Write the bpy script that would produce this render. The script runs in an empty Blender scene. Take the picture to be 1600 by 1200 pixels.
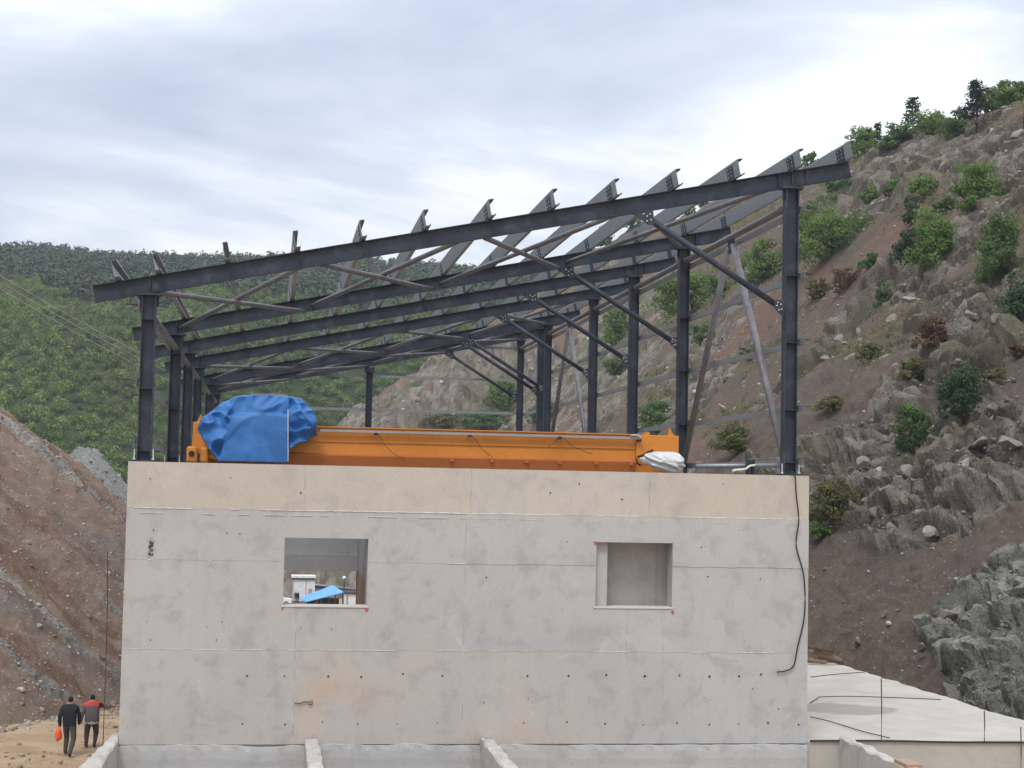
import bpy, bmesh, math, random
import numpy as np
from mathutils import Vector, Matrix

# ------------------------------------------------------------------ camera
SC = bpy.context.scene
COL = SC.collection
CAMZ = 8.4                       # eye height above the ground by the building
FPX, YAW, PITCH, ROLL = 2574.3, 0.1423, 0.0608, 0.0203
CAM = np.array([0.0, -36.0, CAMZ])
_w = np.array([math.sin(YAW)*math.cos(PITCH), math.cos(YAW)*math.cos(PITCH), math.sin(PITCH)])
_r = np.array([math.cos(YAW), -math.sin(YAW), 0.0])
_u = np.cross(_r, _w)
_r2 = math.cos(ROLL)*_r + math.sin(ROLL)*_u
_u2 = -math.sin(ROLL)*_r + math.cos(ROLL)*_u
cd = bpy.data.cameras.new('camera')
cd.sensor_width = 36.0
cd.lens = FPX/1600*36.0
cd.clip_start = 0.5
cd.clip_end = 12000
cam = bpy.data.objects.new('camera', cd)
COL.objects.link(cam)
cam.matrix_world = Matrix(((_r2[0], _u2[0], -_w[0], CAM[0]), (_r2[1], _u2[1], -_w[1], CAM[1]), (_r2[2], _u2[2], -_w[2], CAM[2]), (0, 0, 0, 1)))
SC.camera = cam

# ------------------------------------------------------------------ sky, sun, exposure
SUN_AZ, SUN_EL = math.radians(204), math.radians(56)      # azimuth clockwise from +Y
world = bpy.data.worlds.new('World')
SC.world = world
world.use_nodes = True
nt = world.node_tree
nt.nodes.clear()
N = nt.nodes.new
out = N('ShaderNodeOutputWorld'); bg = N('ShaderNodeBackground')
sky = N('ShaderNodeTexSky'); sky.sky_type = 'NISHITA'; sky.sun_disc = False
sky.sun_elevation = SUN_EL; sky.sun_rotation = SUN_AZ
skm = N('ShaderNodeMix'); skm.data_type = 'RGBA'; skm.blend_type = 'MULTIPLY'; skm.inputs[0].default_value = 1
nt.links.new(sky.outputs[0], skm.inputs[6]); skm.inputs[7].default_value = (.10, .10, .10, 1)
tc = N('ShaderNodeTexCoord'); sp = N('ShaderNodeSeparateXYZ')
nt.links.new(tc.outputs['Generated'], sp.inputs[0])
def wm(op, a, b=None, c=None):
    n = N('ShaderNodeMath'); n.operation = op
    for i, v in enumerate((a, b, c)):
        if v is None: continue
        if isinstance(v, (int, float)): n.inputs[i].default_value = v
        else: nt.links.new(v, n.inputs[i])
    return n.outputs[0]
zc = wm('MAXIMUM', sp.outputs[2], 0.0)
zd = wm('ADD', zc, 0.30)
cx = wm('DIVIDE', sp.outputs[0], zd); cy = wm('DIVIDE', sp.outputs[1], zd)
cmb = N('ShaderNodeCombineXYZ'); nt.links.new(cx, cmb.inputs[0]); nt.links.new(cy, cmb.inputs[1]); cmb.inputs[2].default_value = 3.7
def wnoise(scale, detail, rough, off, sc=(1, 1, 1), dist=0.0):
    mp = N('ShaderNodeMapping'); mp.inputs['Location'].default_value = off; mp.inputs['Scale'].default_value = sc
    nt.links.new(cmb.outputs[0], mp.inputs[0])
    n = N('ShaderNodeTexNoise'); n.inputs['Scale'].default_value = scale; n.inputs['Detail'].default_value = detail
    n.inputs['Roughness'].default_value = rough; n.inputs['Distortion'].default_value = dist
    nt.links.new(mp.outputs[0], n.inputs[0])
    return n.outputs['Fac']
n1 = wnoise(0.65989, 5, 0.55, (10.062616, 9.869277, 0), (1.065995, 1, 1), .3)
n2 = wnoise(1.829962, 6, 0.6, (-15.722364, 9.684623, 0), (.7, 1.1, 1), .5)
cl = wm('ADD', wm('MULTIPLY', n1, .66), wm('MULTIPLY', n2, .34))
ramp = N('ShaderNodeValToRGB'); nt.links.new(cl, ramp.inputs[0])
e = ramp.color_ramp.elements
e[0].position = .40; e[0].color = (.39, .45, .56, 1)
e[1].position = .565; e[1].color = (.93, .935, .95, 1)
q = ramp.color_ramp.elements.new(.485); q.color = (.56, .615, .71, 1)
mixs = N('ShaderNodeMix'); mixs.data_type = 'RGBA'; mixs.inputs[0].default_value = .93
nt.links.new(skm.outputs[2], mixs.inputs[6]); nt.links.new(ramp.outputs[0], mixs.inputs[7])
# overcast luminance: brightest overhead, as the standard overcast sky
lum = wm('ADD', 1.0, wm('MULTIPLY', zc, 1.1))
bm_ = N('ShaderNodeMix'); bm_.data_type = 'RGBA'; bm_.blend_type = 'MULTIPLY'; bm_.inputs[0].default_value = 1
nt.links.new(mixs.outputs[2], bm_.inputs[6])
cl3 = N('ShaderNodeCombineXYZ')
for i in range(3): nt.links.new(lum, cl3.inputs[i])
nt.links.new(cl3.outputs[0], bm_.inputs[7])
nt.links.new(bm_.outputs[2], bg.inputs[0]); bg.inputs[1].default_value = 1.0
nt.links.new(bg.outputs[0], out.inputs[0])
sl = bpy.data.lights.new('sun', 'SUN'); sl.energy = 1.5; sl.angle = math.radians(14); sl.color = (1, .96, .90)
sun = bpy.data.objects.new('sun', sl); COL.objects.link(sun)
sd = Vector((math.sin(SUN_AZ)*math.cos(SUN_EL), math.cos(SUN_AZ)*math.cos(SUN_EL), math.sin(SUN_EL)))
sun.rotation_euler = (-sd).to_track_quat('-Z', 'Y').to_euler()
SC.view_settings.view_transform = 'Standard'; SC.view_settings.look = 'None'
SC.view_settings.exposure = 0.2; SC.view_settings.gamma = 1.0
SC.view_settings.use_curve_mapping = False
SC.cycles.max_bounces = 6; SC.cycles.diffuse_bounces = 3

# ------------------------------------------------------------------ helpers
rnd = random.Random(7)
rng = np.random.default_rng(11)
def raydir(x, y):
    d = _r2*(x-800)/FPX + _u2*(600-y)/FPX + _w
    return d
def px(x, y, Y):
    """point on the vertical plane at depth Y that the photograph shows at pixel x, y"""
    d = raydir(x, y); t = (Y-CAM[1])/d[1]
    return CAM + d*t
def tag(o, label=None, cat=None, group=None, kind=None):
    if label: o['label'] = label
    if cat: o['category'] = cat
    if group: o['group'] = group
    if kind: o['kind'] = kind
    return o
def empty(name, loc=(0, 0, 0), label=None, cat=None, group=None, rz=0):
    o = bpy.data.objects.new(name, None); COL.objects.link(o)
    o.location = Vector([float(v) for v in loc]); o.rotation_euler = (0, 0, rz); o.empty_display_size = .3
    return tag(o, label, cat, group)
def link_mesh(name, me, mat, parent=None, smooth=False, world=True):
    o = bpy.data.objects.new(name, me); COL.objects.link(o)
    if mat:
        for m in (mat if isinstance(mat, (list, tuple)) else [mat]): me.materials.append(m)
    if smooth: me.polygons.foreach_set('use_smooth', [True]*len(me.polygons))
    if parent:
        o.parent = parent
        if world:                    # geometry is given in world space: undo the parents' transform
            m = Matrix.Identity(4); p = parent
            while p:
                m = Matrix.LocRotScale(p.location, p.rotation_euler, p.scale) @ m; p = p.parent
            if parent.type == 'EMPTY': o.matrix_local = m.inverted()
            else: o.matrix_local = Matrix.Identity(4)
    return o
class MB:
    def __init__(s): s.v = []; s.f = []; s.m = []
    def add(s, vs, fs, mi=0):
        b = len(s.v); s.v.extend([tuple(float(c) for c in v) for v in vs]); s.f.extend([tuple(b+i for i in f) for f in fs]); s.m.extend([mi]*len(fs)); return s
    def box(s, x0, x1, y0, y1, z0, z1, mi=0):
        v = [(x0,y0,z0),(x1,y0,z0),(x1,y1,z0),(x0,y1,z0),(x0,y0,z1),(x1,y0,z1),(x1,y1,z1),(x0,y1,z1)]
        return s.add(v, [(0,3,2,1),(4,5,6,7),(0,1,5,4),(1,2,6,5),(2,3,7,6),(3,0,4,7)], mi)
    def prism(s, prof, p0, ax, ay, d, mi=0):
        """profile points (a,b) in axes ax, ay, swept from p0 along d"""
        p0 = Vector(p0); ax = Vector(ax); ay = Vector(ay); d = Vector(d); n = len(prof)
        a = [p0+ax*q[0]+ay*q[1] for q in prof]; b = [p+d for p in a]
        fs = [(i, (i+1) % n, n+(i+1) % n, n+i) for i in range(n)]
        return s.add(a+b, fs+[tuple(range(n-1, -1, -1)), tuple(range(n, 2*n))], mi)
    def tube(s, pts, r, n=8, mi=0, cap=True):
        pts = [Vector([float(c) for c in p]) for p in pts]; rings = []
        up = Vector((0, 0, 1))
        rr = r if isinstance(r, (list, tuple)) else [r]*len(pts)
        for i, p in enumerate(pts):
            t = (pts[min(i+1, len(pts)-1)]-pts[max(i-1, 0)]).normalized()
            a = t.cross(up)
            if a.length < 1e-3: a = t.cross(Vector((1, 0, 0)))
            a.normalize(); b = a.cross(t)
            rings.append([p+(a*math.cos(2*math.pi*k/n)+b*math.sin(2*math.pi*k/n))*rr[i] for k in range(n)])
        vs = [q for rg in rings for q in rg]; fs = []
        for i in range(len(pts)-1):
            for k in range(n): fs.append((i*n+k, i*n+(k+1) % n, (i+1)*n+(k+1) % n, (i+1)*n+k))
        if cap: fs += [tuple(range(n-1, -1, -1)), tuple(range((len(pts)-1)*n, len(pts)*n))]
        return s.add(vs, fs, mi)
    def beam(s, p0, p1, prof, up=(0, 0, 1), mi=0):
        p0 = Vector([float(c) for c in p0]); p1 = Vector([float(c) for c in p1]); d = p1-p0; t = d.normalized()
        side = t.cross(Vector(up)).normalized(); u = side.cross(t)
        return s.prism(prof, p0, side, u, d, mi)
    def build(s, name, mat, parent=None, smooth=False):
        me = bpy.data.meshes.new(name); me.from_pydata(s.v, [], s.f)
        if isinstance(mat, (list, tuple)): me.polygons.foreach_set('material_index', s.m)
        bm = bmesh.new(); bm.from_mesh(me); bmesh.ops.recalc_face_normals(bm, faces=bm.faces); bm.to_mesh(me); bm.free()
        return link_mesh(name, me, mat, parent, smooth)
def bevel(o, w=.01, seg=2):
    m = o.modifiers.new('bevel', 'BEVEL'); m.width = w; m.segments = seg; m.limit_method = 'ANGLE'; return o
def iprof(h, b, tw, tf):
    H, B, w = h/2, b/2, tw/2
    return [(-B,-H),(B,-H),(B,-H+tf),(w,-H+tf),(w,H-tf),(B,H-tf),(B,H),(-B,H),(-B,H-tf),(-w,H-tf),(-w,-H+tf),(-B,-H+tf)]
def cprof(h, b, t, lip, s=1):
    return [(0,0),(s*b,0),(s*b,lip),(s*(b-t),lip),(s*(b-t),t),(s*t,t),(s*t,h-t),(s*(b-t),h-t),(s*(b-t),h-lip),(s*b,h-lip),(s*b,h),(0,h)]

# numpy noise -------------------------------------------------------
def _h(ix, iy, seed):
    n = (ix.astype(np.int64)*374761393 + iy.astype(np.int64)*668265263 + seed*1442695041) & 0xffffffff
    n = ((n ^ (n >> 13))*1274126177) & 0xffffffff
    n = (n ^ (n >> 16)) & 0xffffffff
    n = (n*2246822519) & 0xffffffff
    return ((n ^ (n >> 15)) & 0xffffff)/float(0xffffff)
def vnoise(x, y, seed=0):
    x = np.asarray(x, float); y = np.asarray(y, float)
    ix = np.floor(x); iy = np.floor(y); fx = x-ix; fy = y-iy
    fx = fx*fx*fx*(fx*(fx*6-15)+10); fy = fy*fy*fy*(fy*(fy*6-15)+10)
    a = _h(ix, iy, seed); b = _h(ix+1, iy, seed); c = _h(ix, iy+1, seed); d = _h(ix+1, iy+1, seed)
    return (a*(1-fx)+b*fx)*(1-fy)+(c*(1-fx)+d*fx)*fy
def fbm(x, y, o=5, seed=0, g=.5):
    x = np.asarray(x, float); y = np.asarray(y, float)
    s = 0; a = 1; t = 0
    for k in range(o):
        s = s+a*vnoise(x, y, seed+k*17); t += a; a *= g
        x, y = 2.03*(x*.8-y*.6)+13.1, 2.03*(x*.6+y*.8)+7.7
    return s/t
def ridged(x, y, o=4, seed=0):
    s = 0; a = 1; t = 0
    x = np.asarray(x, float); y = np.asarray(y, float)
    for k in range(o):
        s = s+a*(1-np.abs(2*vnoise(x, y, seed+k*31)-1)); t += a; a *= .5
        x, y = 2.1*(x*.8-y*.6)+3.1, 2.1*(x*.6+y*.8)+9.7
    return s/t
def cells(x, y, seed=0):
    """tilted facets: each cell of a Voronoi pattern is a small inclined plane"""
    x = np.asarray(x, float); y = np.asarray(y, float)
    ix = np.floor(x); iy = np.floor(y)
    best = np.full(x.shape, 9.); sec = np.full(x.shape, 9.); val = np.zeros(x.shape)
    for dx in (-1, 0, 1):
        for dy in (-1, 0, 1):
            jx = ix+dx; jy = iy+dy
            qx = jx+_h(jx, jy, seed); qy = jy+_h(jx, jy, seed+1)
            d = np.hypot(x-qx, y-qy)
            hv = _h(jx, jy, seed+2)+(_h(jx, jy, seed+3)-.5)*1.2*(x-qx)+(_h(jx, jy, seed+4)-.5)*1.2*(y-qy)
            m = d < best
            sec = np.where(m, best, np.minimum(sec, d)); val = np.where(m, hv, val); best = np.where(m, d, best)
    return val, sec-best
def sstep(a, b, x):
    t = np.clip((x-a)/(b-a), 0, 1); return t*t*(3-2*t)

# ------------------------------------------------------------------ materials
def mat(name, rough=.7, metal=0.0, spec=.4):
    m = bpy.data.materials.new(name); m.use_nodes = True
    b = m.node_tree.nodes['Principled BSDF']
    b.inputs['Roughness'].default_value = rough; b.inputs['Metallic'].default_value = metal
    b.inputs['Specular IOR Level'].default_value = spec
    return m, m.node_tree, b
class NT:
    def __init__(s, t): s.t = t
    def n(s, k, **kw):
        n = s.t.nodes.new(k)
        for a, v in kw.items(): setattr(n, a, v)
        return n
    def l(s, a, b): s.t.links.new(a, b)
    def co(s, kind='Object', scale=(1, 1, 1), loc=(0, 0, 0)):
        c = s.n('ShaderNodeTexCoord'); m = s.n('ShaderNodeMapping'); m.inputs['Scale'].default_value = scale; m.inputs['Location'].default_value = loc
        if kind == 'World':
            g = s.n('ShaderNodeNewGeometry'); s.l(g.outputs['Position'], m.inputs[0])
        else: s.l(c.outputs[kind], m.inputs[0])
        return m.outputs[0]
    def noise(s, vec, scale, detail=5, rough=.55, dist=0):
        n = s.n('ShaderNodeTexNoise'); s.l(vec, n.inputs[0]); n.inputs['Scale'].default_value = scale; n.inputs['Detail'].default_value = detail
        n.inputs['Roughness'].default_value = rough; n.inputs['Distortion'].default_value = dist; return n.outputs['Fac']
    def vor(s, vec, scale, feat='F1', out='Distance'):
        n = s.n('ShaderNodeTexVoronoi'); n.feature = feat; s.l(vec, n.inputs[0]); n.inputs['Scale'].default_value = scale; return n.outputs[out]
    def ramp(s, fac, stops):
        r = s.n('ShaderNodeValToRGB'); s.l(fac, r.inputs[0]); el = r.color_ramp.elements
        while len(el) < len(stops): el.new(.5)
        for q, (p, c) in zip(el, stops):
            q.position = p; q.color = (c[0], c[1], c[2], 1) if not isinstance(c, (int, float)) else (c, c, c, 1)
        return r.outputs[0]
    def mix(s, f, a, b, mode='MIX'):
        m = s.n('ShaderNodeMix', data_type='RGBA', blend_type=mode)
        for sock, v in ((m.inputs[0], f), (m.inputs[6], a), (m.inputs[7], b)):
            if isinstance(v, (int, float)): sock.default_value = v
            elif isinstance(v, (tuple, list)): sock.default_value = (v[0], v[1], v[2], 1)
            else: s.l(v, sock)
        return m.outputs[2]
    def math(s, op, a, b=0.0):
        m = s.n('ShaderNodeMath', operation=op)
        for sock, v in zip(m.inputs, (a, b)):
            if isinstance(v, (int, float)): sock.default_value = v
            else: s.l(v, sock)
        return m.outputs[0]
    def attr(s, name):
        a = s.n('ShaderNodeAttribute'); a.attribute_name = name; return a.outputs['Fac']
    def orand(s):
        return s.n('ShaderNodeObjectInfo').outputs['Random']
    def bump(s, b, h, strength=.3, dist=.02):
        k = s.n('ShaderNodeBump'); k.inputs['Strength'].default_value = strength; k.inputs['Distance'].default_value = dist
        s.l(h, k.inputs['Height']); s.l(k.outputs[0], b.inputs['Normal'])

def concrete(name, base=(.395, .395, .392), warm=(.44, .385, .33), warmth=.35, stain=.42, rand=True):
    m, t, b = mat(name, .88, 0, .25); T = NT(t)
    v = T.co('World'); vs = T.co('World', (1.0, 1.0, .22))
    big = T.noise(v, .35, 4, .6, .4); mid = T.noise(v, 1.7, 6, .62, .3); fine = T.noise(v, 22, 5, .65)
    c = T.mix(T.ramp(big, [(.38, 0), (.66, 1)]), base, tuple(x*1.12 for x in base))
    if rand:
        wfac = T.math('MULTIPLY', T.ramp(T.math('ADD', T.math('MULTIPLY', T.orand(), .5), T.math('MULTIPLY', big, .6)), [(.45, 0), (.72, 1)]), warmth)
    else: wfac = T.math('MULTIPLY', T.ramp(big, [(.45, 0), (.62, 1)]), warmth)
    c = T.mix(wfac, c, warm)
    c = T.mix(T.math('MULTIPLY', T.ramp(mid, [(.36, 1), (.50, 0)]), stain), c, (.27, .27, .27))
    c = T.mix(T.math('MULTIPLY', T.ramp(T.noise(v, 1.1, 6, .7, .8), [(.60, 0), (.74, 1)]), .5), c, (.55, .54, .52))
    st = T.noise(vs, 3.2, 4, .6)
    c = T.mix(T.math('MULTIPLY', T.ramp(st, [(.52, 0), (.72, 1)]), .28*stain*2), c, (.30, .29, .28))
    c = T.mix(T.math('MULTIPLY', T.ramp(T.noise(v, 7, 3, .5), [(.71, 0), (.75, 1)]), .4), c, (.2, .195, .19))
    c = T.mix(.12, c, T.ramp(fine, [(.3, .15), (.7, .6)]), 'OVERLAY')
    T.l(c, b.inputs['Base Color'])
    T.bump(b, T.math('ADD', T.math('MULTIPLY', mid, .6), T.math('MULTIPLY', fine, .4)), .35, .02)
    return m
def paint(name, col, rough=.45, metal=0., wear=.25, dirt=(.16, .13, .10), scale=1., bump=.08):
    m, t, b = mat(name, rough, metal); T = NT(t); v = T.co('World')
    n = T.noise(v, 2.2*scale, 6, .65, .3); f = T.noise(v, 14*scale, 4, .6)
    c = T.mix(T.ramp(n, [(.3, 0), (.75, 1)]), tuple(x*.85 for x in col), tuple(min(1, x*1.15) for x in col))
    c = T.mix(T.math('MULTIPLY', T.ramp(T.math('MULTIPLY', n, T.math('ADD', f, .5)), [(.50, 0), (.72, 1)]), wear), c, dirt)
    T.l(c, b.inputs['Base Color']); T.l(T.ramp(f, [(.3, rough*.8), (.7, min(1, rough*1.25))]), b.inputs['Roughness'])
    if bump: T.bump(b, f, bump, .01)
    return m
M = {}
M['concrete'] = concrete('concrete')
M['concrete_top'] = concrete('concrete_parapet', (.44, .42, .385), (.48, .41, .335), .6, .3)
M['concrete_warm'] = concrete('concrete_pinkish', (.415, .395, .37), (.455, .365, .30), 1.0, .35, False)
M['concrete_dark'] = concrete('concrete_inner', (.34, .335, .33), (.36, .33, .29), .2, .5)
M['concrete_slab'] = concrete('concrete_slab', (.56, .545, .51), (.50, .45, .38), .3, .25, False)
M['concrete_rough'] = concrete('concrete_broken', (.42, .405, .38), (.5, .44, .36), .5, .7, False)
M['fin'] = concrete('mortar_fin', (.49, .48, .46), (.52, .47, .40), .3, .1, False)
M['hole'] = paint('tie_hole_dark', (.06, .056, .052), .95, 0, 0, bump=0)
M['steel'] = paint('navy_primer_steel', (.024, .031, .052), .55, .0, .45, (.10, .105, .12))
M['galv'] = paint('galvanised_steel', (.30, .32, .345), .48, .5, .6, (.16, .17, .18), 2.)
M['pipe'] = paint('weathered_pipe', (.15, .15, .165), .5, .2, .5, (.25, .235, .225), 2.)
M['bolt'] = paint('zinc_bolt', (.62, .63, .64), .4, .4, .1)
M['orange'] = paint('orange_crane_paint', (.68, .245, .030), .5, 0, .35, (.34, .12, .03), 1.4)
M['orange_shaded_worn'] = paint('orange_crane_lower_shade', (.50, .15, .035), .6, 0, .6, (.26, .12, .06), 2)  # shade on the girder's lower parts mixed into a darker orange, plus wear
M['black'] = paint('black_rubber', (.018, .018, .02), .7, 0, .1)
M['cable'] = paint('black_cable', (.02, .02, .022), .6, 0, .1)
M['grey'] = paint('grey_conduit', (.38, .37, .37), .5, .1, .3)
M['wood'] = paint('weathered_timber', (.30, .20, .12), .85, 0, .4, (.12, .08, .05), 3.)
M['rope'] = paint('pale_rope', (.62, .60, .54), .9)
M['rust'] = paint('rusty_rebar', (.085, .050, .036), .9)
M['wire'] = paint('aluminium_wire', (.30, .31, .32), .5, .4)
M['red'] = paint('red_spray_mark', (.42, .10, .09), .9)
M['white'] = paint('white_paint', (.74, .75, .75), .5, 0, .1)
M['glass'] = paint('dark_glass', (.02, .025, .03), .08, 0, 0, bump=0)
M['roofgrey'] = paint('old_roof_sheet', (.26, .23, .25), .8, 0, .5)
M['tan'] = paint('tan_panel', (.33, .23, .165), .8, 0, .3)
def fabric(name, col, rough=.55, sheen=.0, wr=5.):
    m, t, b = mat(name, rough, 0, .4); T = NT(t); v = T.co('World')
    n = T.noise(v, 1.6, 6, .6, .5); f = T.noise(v, wr, 4, .55, 1.2); w = T.noise(v, 45, 2, .5)
    c = T.mix(T.ramp(n, [(.35, 0), (.7, 1)]), tuple(x*.82 for x in col), tuple(min(1, x*1.15+.01) for x in col))
    c = T.mix(T.math('MULTIPLY', T.ramp(n, [(.62, 0), (.75, 1)]), .25), c, tuple(min(1, x*.8+.12) for x in col))
    T.l(c, b.inputs['Base Color']); T.bump(b, T.math('ADD', f, T.math('MULTIPLY', w, .06)), .25, .03); return m
M['tarp'] = fabric('blue_tarpaulin', (.036, .170, .46), .5)
M['tarp_light'] = fabric('pale_blue_tarpaulin', (.13, .36, .74), .5)
M['plastic'] = fabric('white_plastic_sheet', (.62, .62, .63), .35, wr=7)
def plain(name, col, rough=.8):
    return paint(name, col, rough, 0, .1, tuple(x*.6 for x in col), 3.)
M['navy'] = plain('navy_cloth', (.012, .015, .024)); M['trouser'] = plain('grey_trousers', (.065, .058, .055)); M['skin'] = plain('skin', (.30, .16, .105), .6)
M['hair'] = plain('dark_hair', (.010, .009, .009)); M['shoe'] = plain('dark_shoes', (.02, .018, .017)); M['wgrey'] = plain('work_jacket_grey', (.105, .085, .095))
M['wred'] = plain('work_jacket_red', (.55, .045, .040)); M['reflect'] = plain('reflective_tape', (.45, .45, .42)); M['bag'] = plain('orange_bag', (.85, .10, .03), .5)
M['dtrouser'] = plain('dark_trousers', (.035, .033, .042))

def leafmat(name, dark, light, tint=(.10, .085, .03), tintamt=.25, trans=.35):
    m, t, b = mat(name, .75, 0, .2); T = NT(t)
    a = T.attr('v'); c = T.ramp(a, [(.0, dark), (1., light)])
    c = T.mix(T.math('MULTIPLY', T.ramp(T.attr('h'), [(.55, 0), (.95, 1)]), tintamt), c, tint)
    T.l(c, b.inputs['Base Color'])
    tr = T.n('ShaderNodeBsdfTranslucent'); T.l(c, tr.inputs[0]); ms = T.n('ShaderNodeMixShader'); ms.inputs[0].default_value = trans
    o = t.nodes['Material Output']; T.l(b.outputs[0], ms.inputs[1]); T.l(tr.outputs[0], ms.inputs[2]); T.l(ms.outputs[0], o.inputs[0])
    return m
M['leaf_wood'] = leafmat('broadleaf_wood_foliage', (.066, .108, .026), (.225, .310, .084), (.17, .155, .095), .45)
M['leaf_pine'] = leafmat('conifer_wood_foliage', (.040, .058, .034), (.085, .115, .060), (.06, .065, .045), .3, .1)
M['leaf_bright'] = leafmat('bright_green_foliage', (.070, .130, .030), (.185, .290, .075), (.15, .18, .05), .3)
M['leaf_mid'] = leafmat('mid_green_foliage', (.050, .098, .030), (.135, .220, .070), (.12, .13, .05), .3)
M['leaf_dark'] = leafmat('dark_green_foliage', (.022, .050, .024), (.065, .115, .048), (.05, .07, .03), .3, .15)
M['leaf_olive'] = leafmat('olive_foliage', (.075, .085, .034), (.190, .190, .075), (.16, .13, .06), .4)
M['leaf_rust'] = leafmat('rusty_brown_foliage', (.080, .042, .022), (.185, .105, .055), (.12, .10, .04), .4)
M['bark'] = paint('bark', (.07, .055, .045), .95, 0, .3, (.03, .025, .02), 4.)

# ------------------------------------------------------------------ terrain
def ground_z(X, Y):
    D = np.asarray(Y, float)+36
    return -10.1*sstep(78, 245, D)
def grid_mesh(name, X, Y, Z, keep, attrs, material, smooth=True):
    n, m = X.shape
    co = np.stack([X, Y, Z], -1).reshape(-1, 3).astype(np.float32)
    idx = np.arange(n*m).reshape(n, m)
    q = np.stack([idx[:-1, :-1], idx[1:, :-1], idx[1:, 1:], idx[:-1, 1:]], -1).reshape(-1, 4)
    if keep is not None:
        k = keep.reshape(-1); q = q[k[q].any(1)]
    used = np.zeros(n*m, bool); used[q.reshape(-1)] = True
    remap = np.cumsum(used)-1; q = remap[q]; co = co[used]
    me = bpy.data.meshes.new(name)
    me.vertices.add(len(co)); me.vertices.foreach_set('co', co.reshape(-1))
    me.loops.add(q.size); me.loops.foreach_set('vertex_index', q.reshape(-1).astype(np.int32))
    me.polygons.add(len(q)); me.polygons.foreach_set('loop_start', np.arange(0, q.size, 4, dtype=np.int32))
    me.polygons.foreach_set('loop_total', np.full(len(q), 4, np.int32))
    me.update(calc_edges=True)
    for an, av in attrs.items():
        a = me.attributes.new(an, 'FLOAT', 'POINT'); a.data.foreach_set('value', av.reshape(-1)[used].astype(np.float32))
    me.materials.append(material)
    if smooth:
        sm_ = np.ones(len(q), bool)
        if 'rock' in attrs: sm_ = attrs['rock'].reshape(-1)[used][q].mean(1) < .55
        me.polygons.foreach_set('use_smooth', sm_)
    o = bpy.data.objects.new(name, me); COL.objects.link(o); return o
def terrain_mat(name, soilA, soilB, rockA, rockB, tealA, tealB, grassC):
    m, t, b = mat(name, .95, 0, .15); T = NT(t); v = T.co('World')
    n = T.noise(v, .22, 7, .65, .6); n2 = T.noise(v, 1.3, 7, .68, .4); f = T.noise(v, 6.5, 6, .7); g = T.noise(v, 26, 3, .6)
    soil = T.mix(T.ramp(n, [(.35, 0), (.65, 1)]), soilA, soilB)
    soil = T.mix(T.math('MULTIPLY', T.attr('red'), .85), soil, (.205, .128, .092))
    soil = T.mix(T.ramp(n2, [(.50, 0), (.72, .6)]), soil, tuple(x*1.45 for x in soilA))
    soil = T.mix(T.ramp(f, [(.60, 0), (.72, .5)]), soil, (.30, .27, .235))
    soil = T.mix(T.ramp(g, [(.28, .55), (.42, 0)]), soil, (.06, .045, .035))
    vd = T.vor(T.mix(.12, v, T.n('ShaderNodeTexNoise').outputs['Color'], 'ADD'), 1.1, 'DISTANCE_TO_EDGE')
    tone = T.attr('tone')
    rk = T.mix(T.ramp(tone, [(.2, 0), (.85, 1)]), rockA, rockB)
    rk = T.mix(T.ramp(n, [(.50, 0), (.66, .6)]), rk, tuple(x*1.1 for x in soilA))
    rk = T.mix(T.ramp(f, [(.34, .75), (.5, 0)]), rk, tuple(x*.35 for x in rockA))
    rk = T.mix(T.ramp(f, [(.58, 0), (.76, .7)]), rk, tuple(x*1.35 for x in rockB))
    tl = T.mix(T.ramp(tone, [(.25, 0), (.8, 1)]), tealA, tealB)
    tl = T.mix(T.ramp(f, [(.34, .75), (.5, 0)]), tl, (.03, .036, .034))
    tl = T.mix(T.ramp(f, [(.60, 0), (.76, .7)]), tl, tuple(x*1.5 for x in tealB))
    pv = T.vor(v, 5.5); pc = T.vor(v, 5.5, 'F1', 'Color')
    soil = T.mix(T.math('MULTIPLY', T.ramp(pv, [(.16, 1), (.24, 0)]), T.ramp(pc, [(.45, 0), (.6, .9)])), soil, tuple(min(1, x*2.0) for x in rockA))
    c = T.mix(T.ramp(T.math('ADD', T.attr('rock'), T.math('MULTIPLY', T.math('SUBTRACT', f, .5), .9)), [(.35, 0), (.6, 1)]), soil, rk); c = T.mix(T.ramp(T.math('ADD', T.attr('teal'), T.math('MULTIPLY', T.math('SUBTRACT', n2, .5), .8)), [(.3, 0), (.7, 1)]), c, tl)
    c = T.mix(T.math('MULTIPLY', T.attr('grass'), T.ramp(f, [(.38, 0), (.62, .9)])), c, grassC)
    T.l(c, b.inputs['Base Color'])
    T.bump(b, T.math('ADD', T.math('MULTIPLY', f, .9), T.math('ADD', T.math('MULTIPLY', g, .3), n2)), 1.0, .22)
    return m
M['hill'] = terrain_mat('rocky_hillside', (.165, .125, .098), (.140, .110, .091), (.138, .118, .098), (.315, .280, .234), (.190, .186, .158), (.365, .360, .310), (.125, .130, .058))
M['bank'] = terrain_mat('excavated_bank', (.290, .212, .168), (.315, .232, .178), (.25, .24, .225), (.42, .40, .37), (.185, .195, .190), (.265, .275, .265), (.12, .12, .05))

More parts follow.
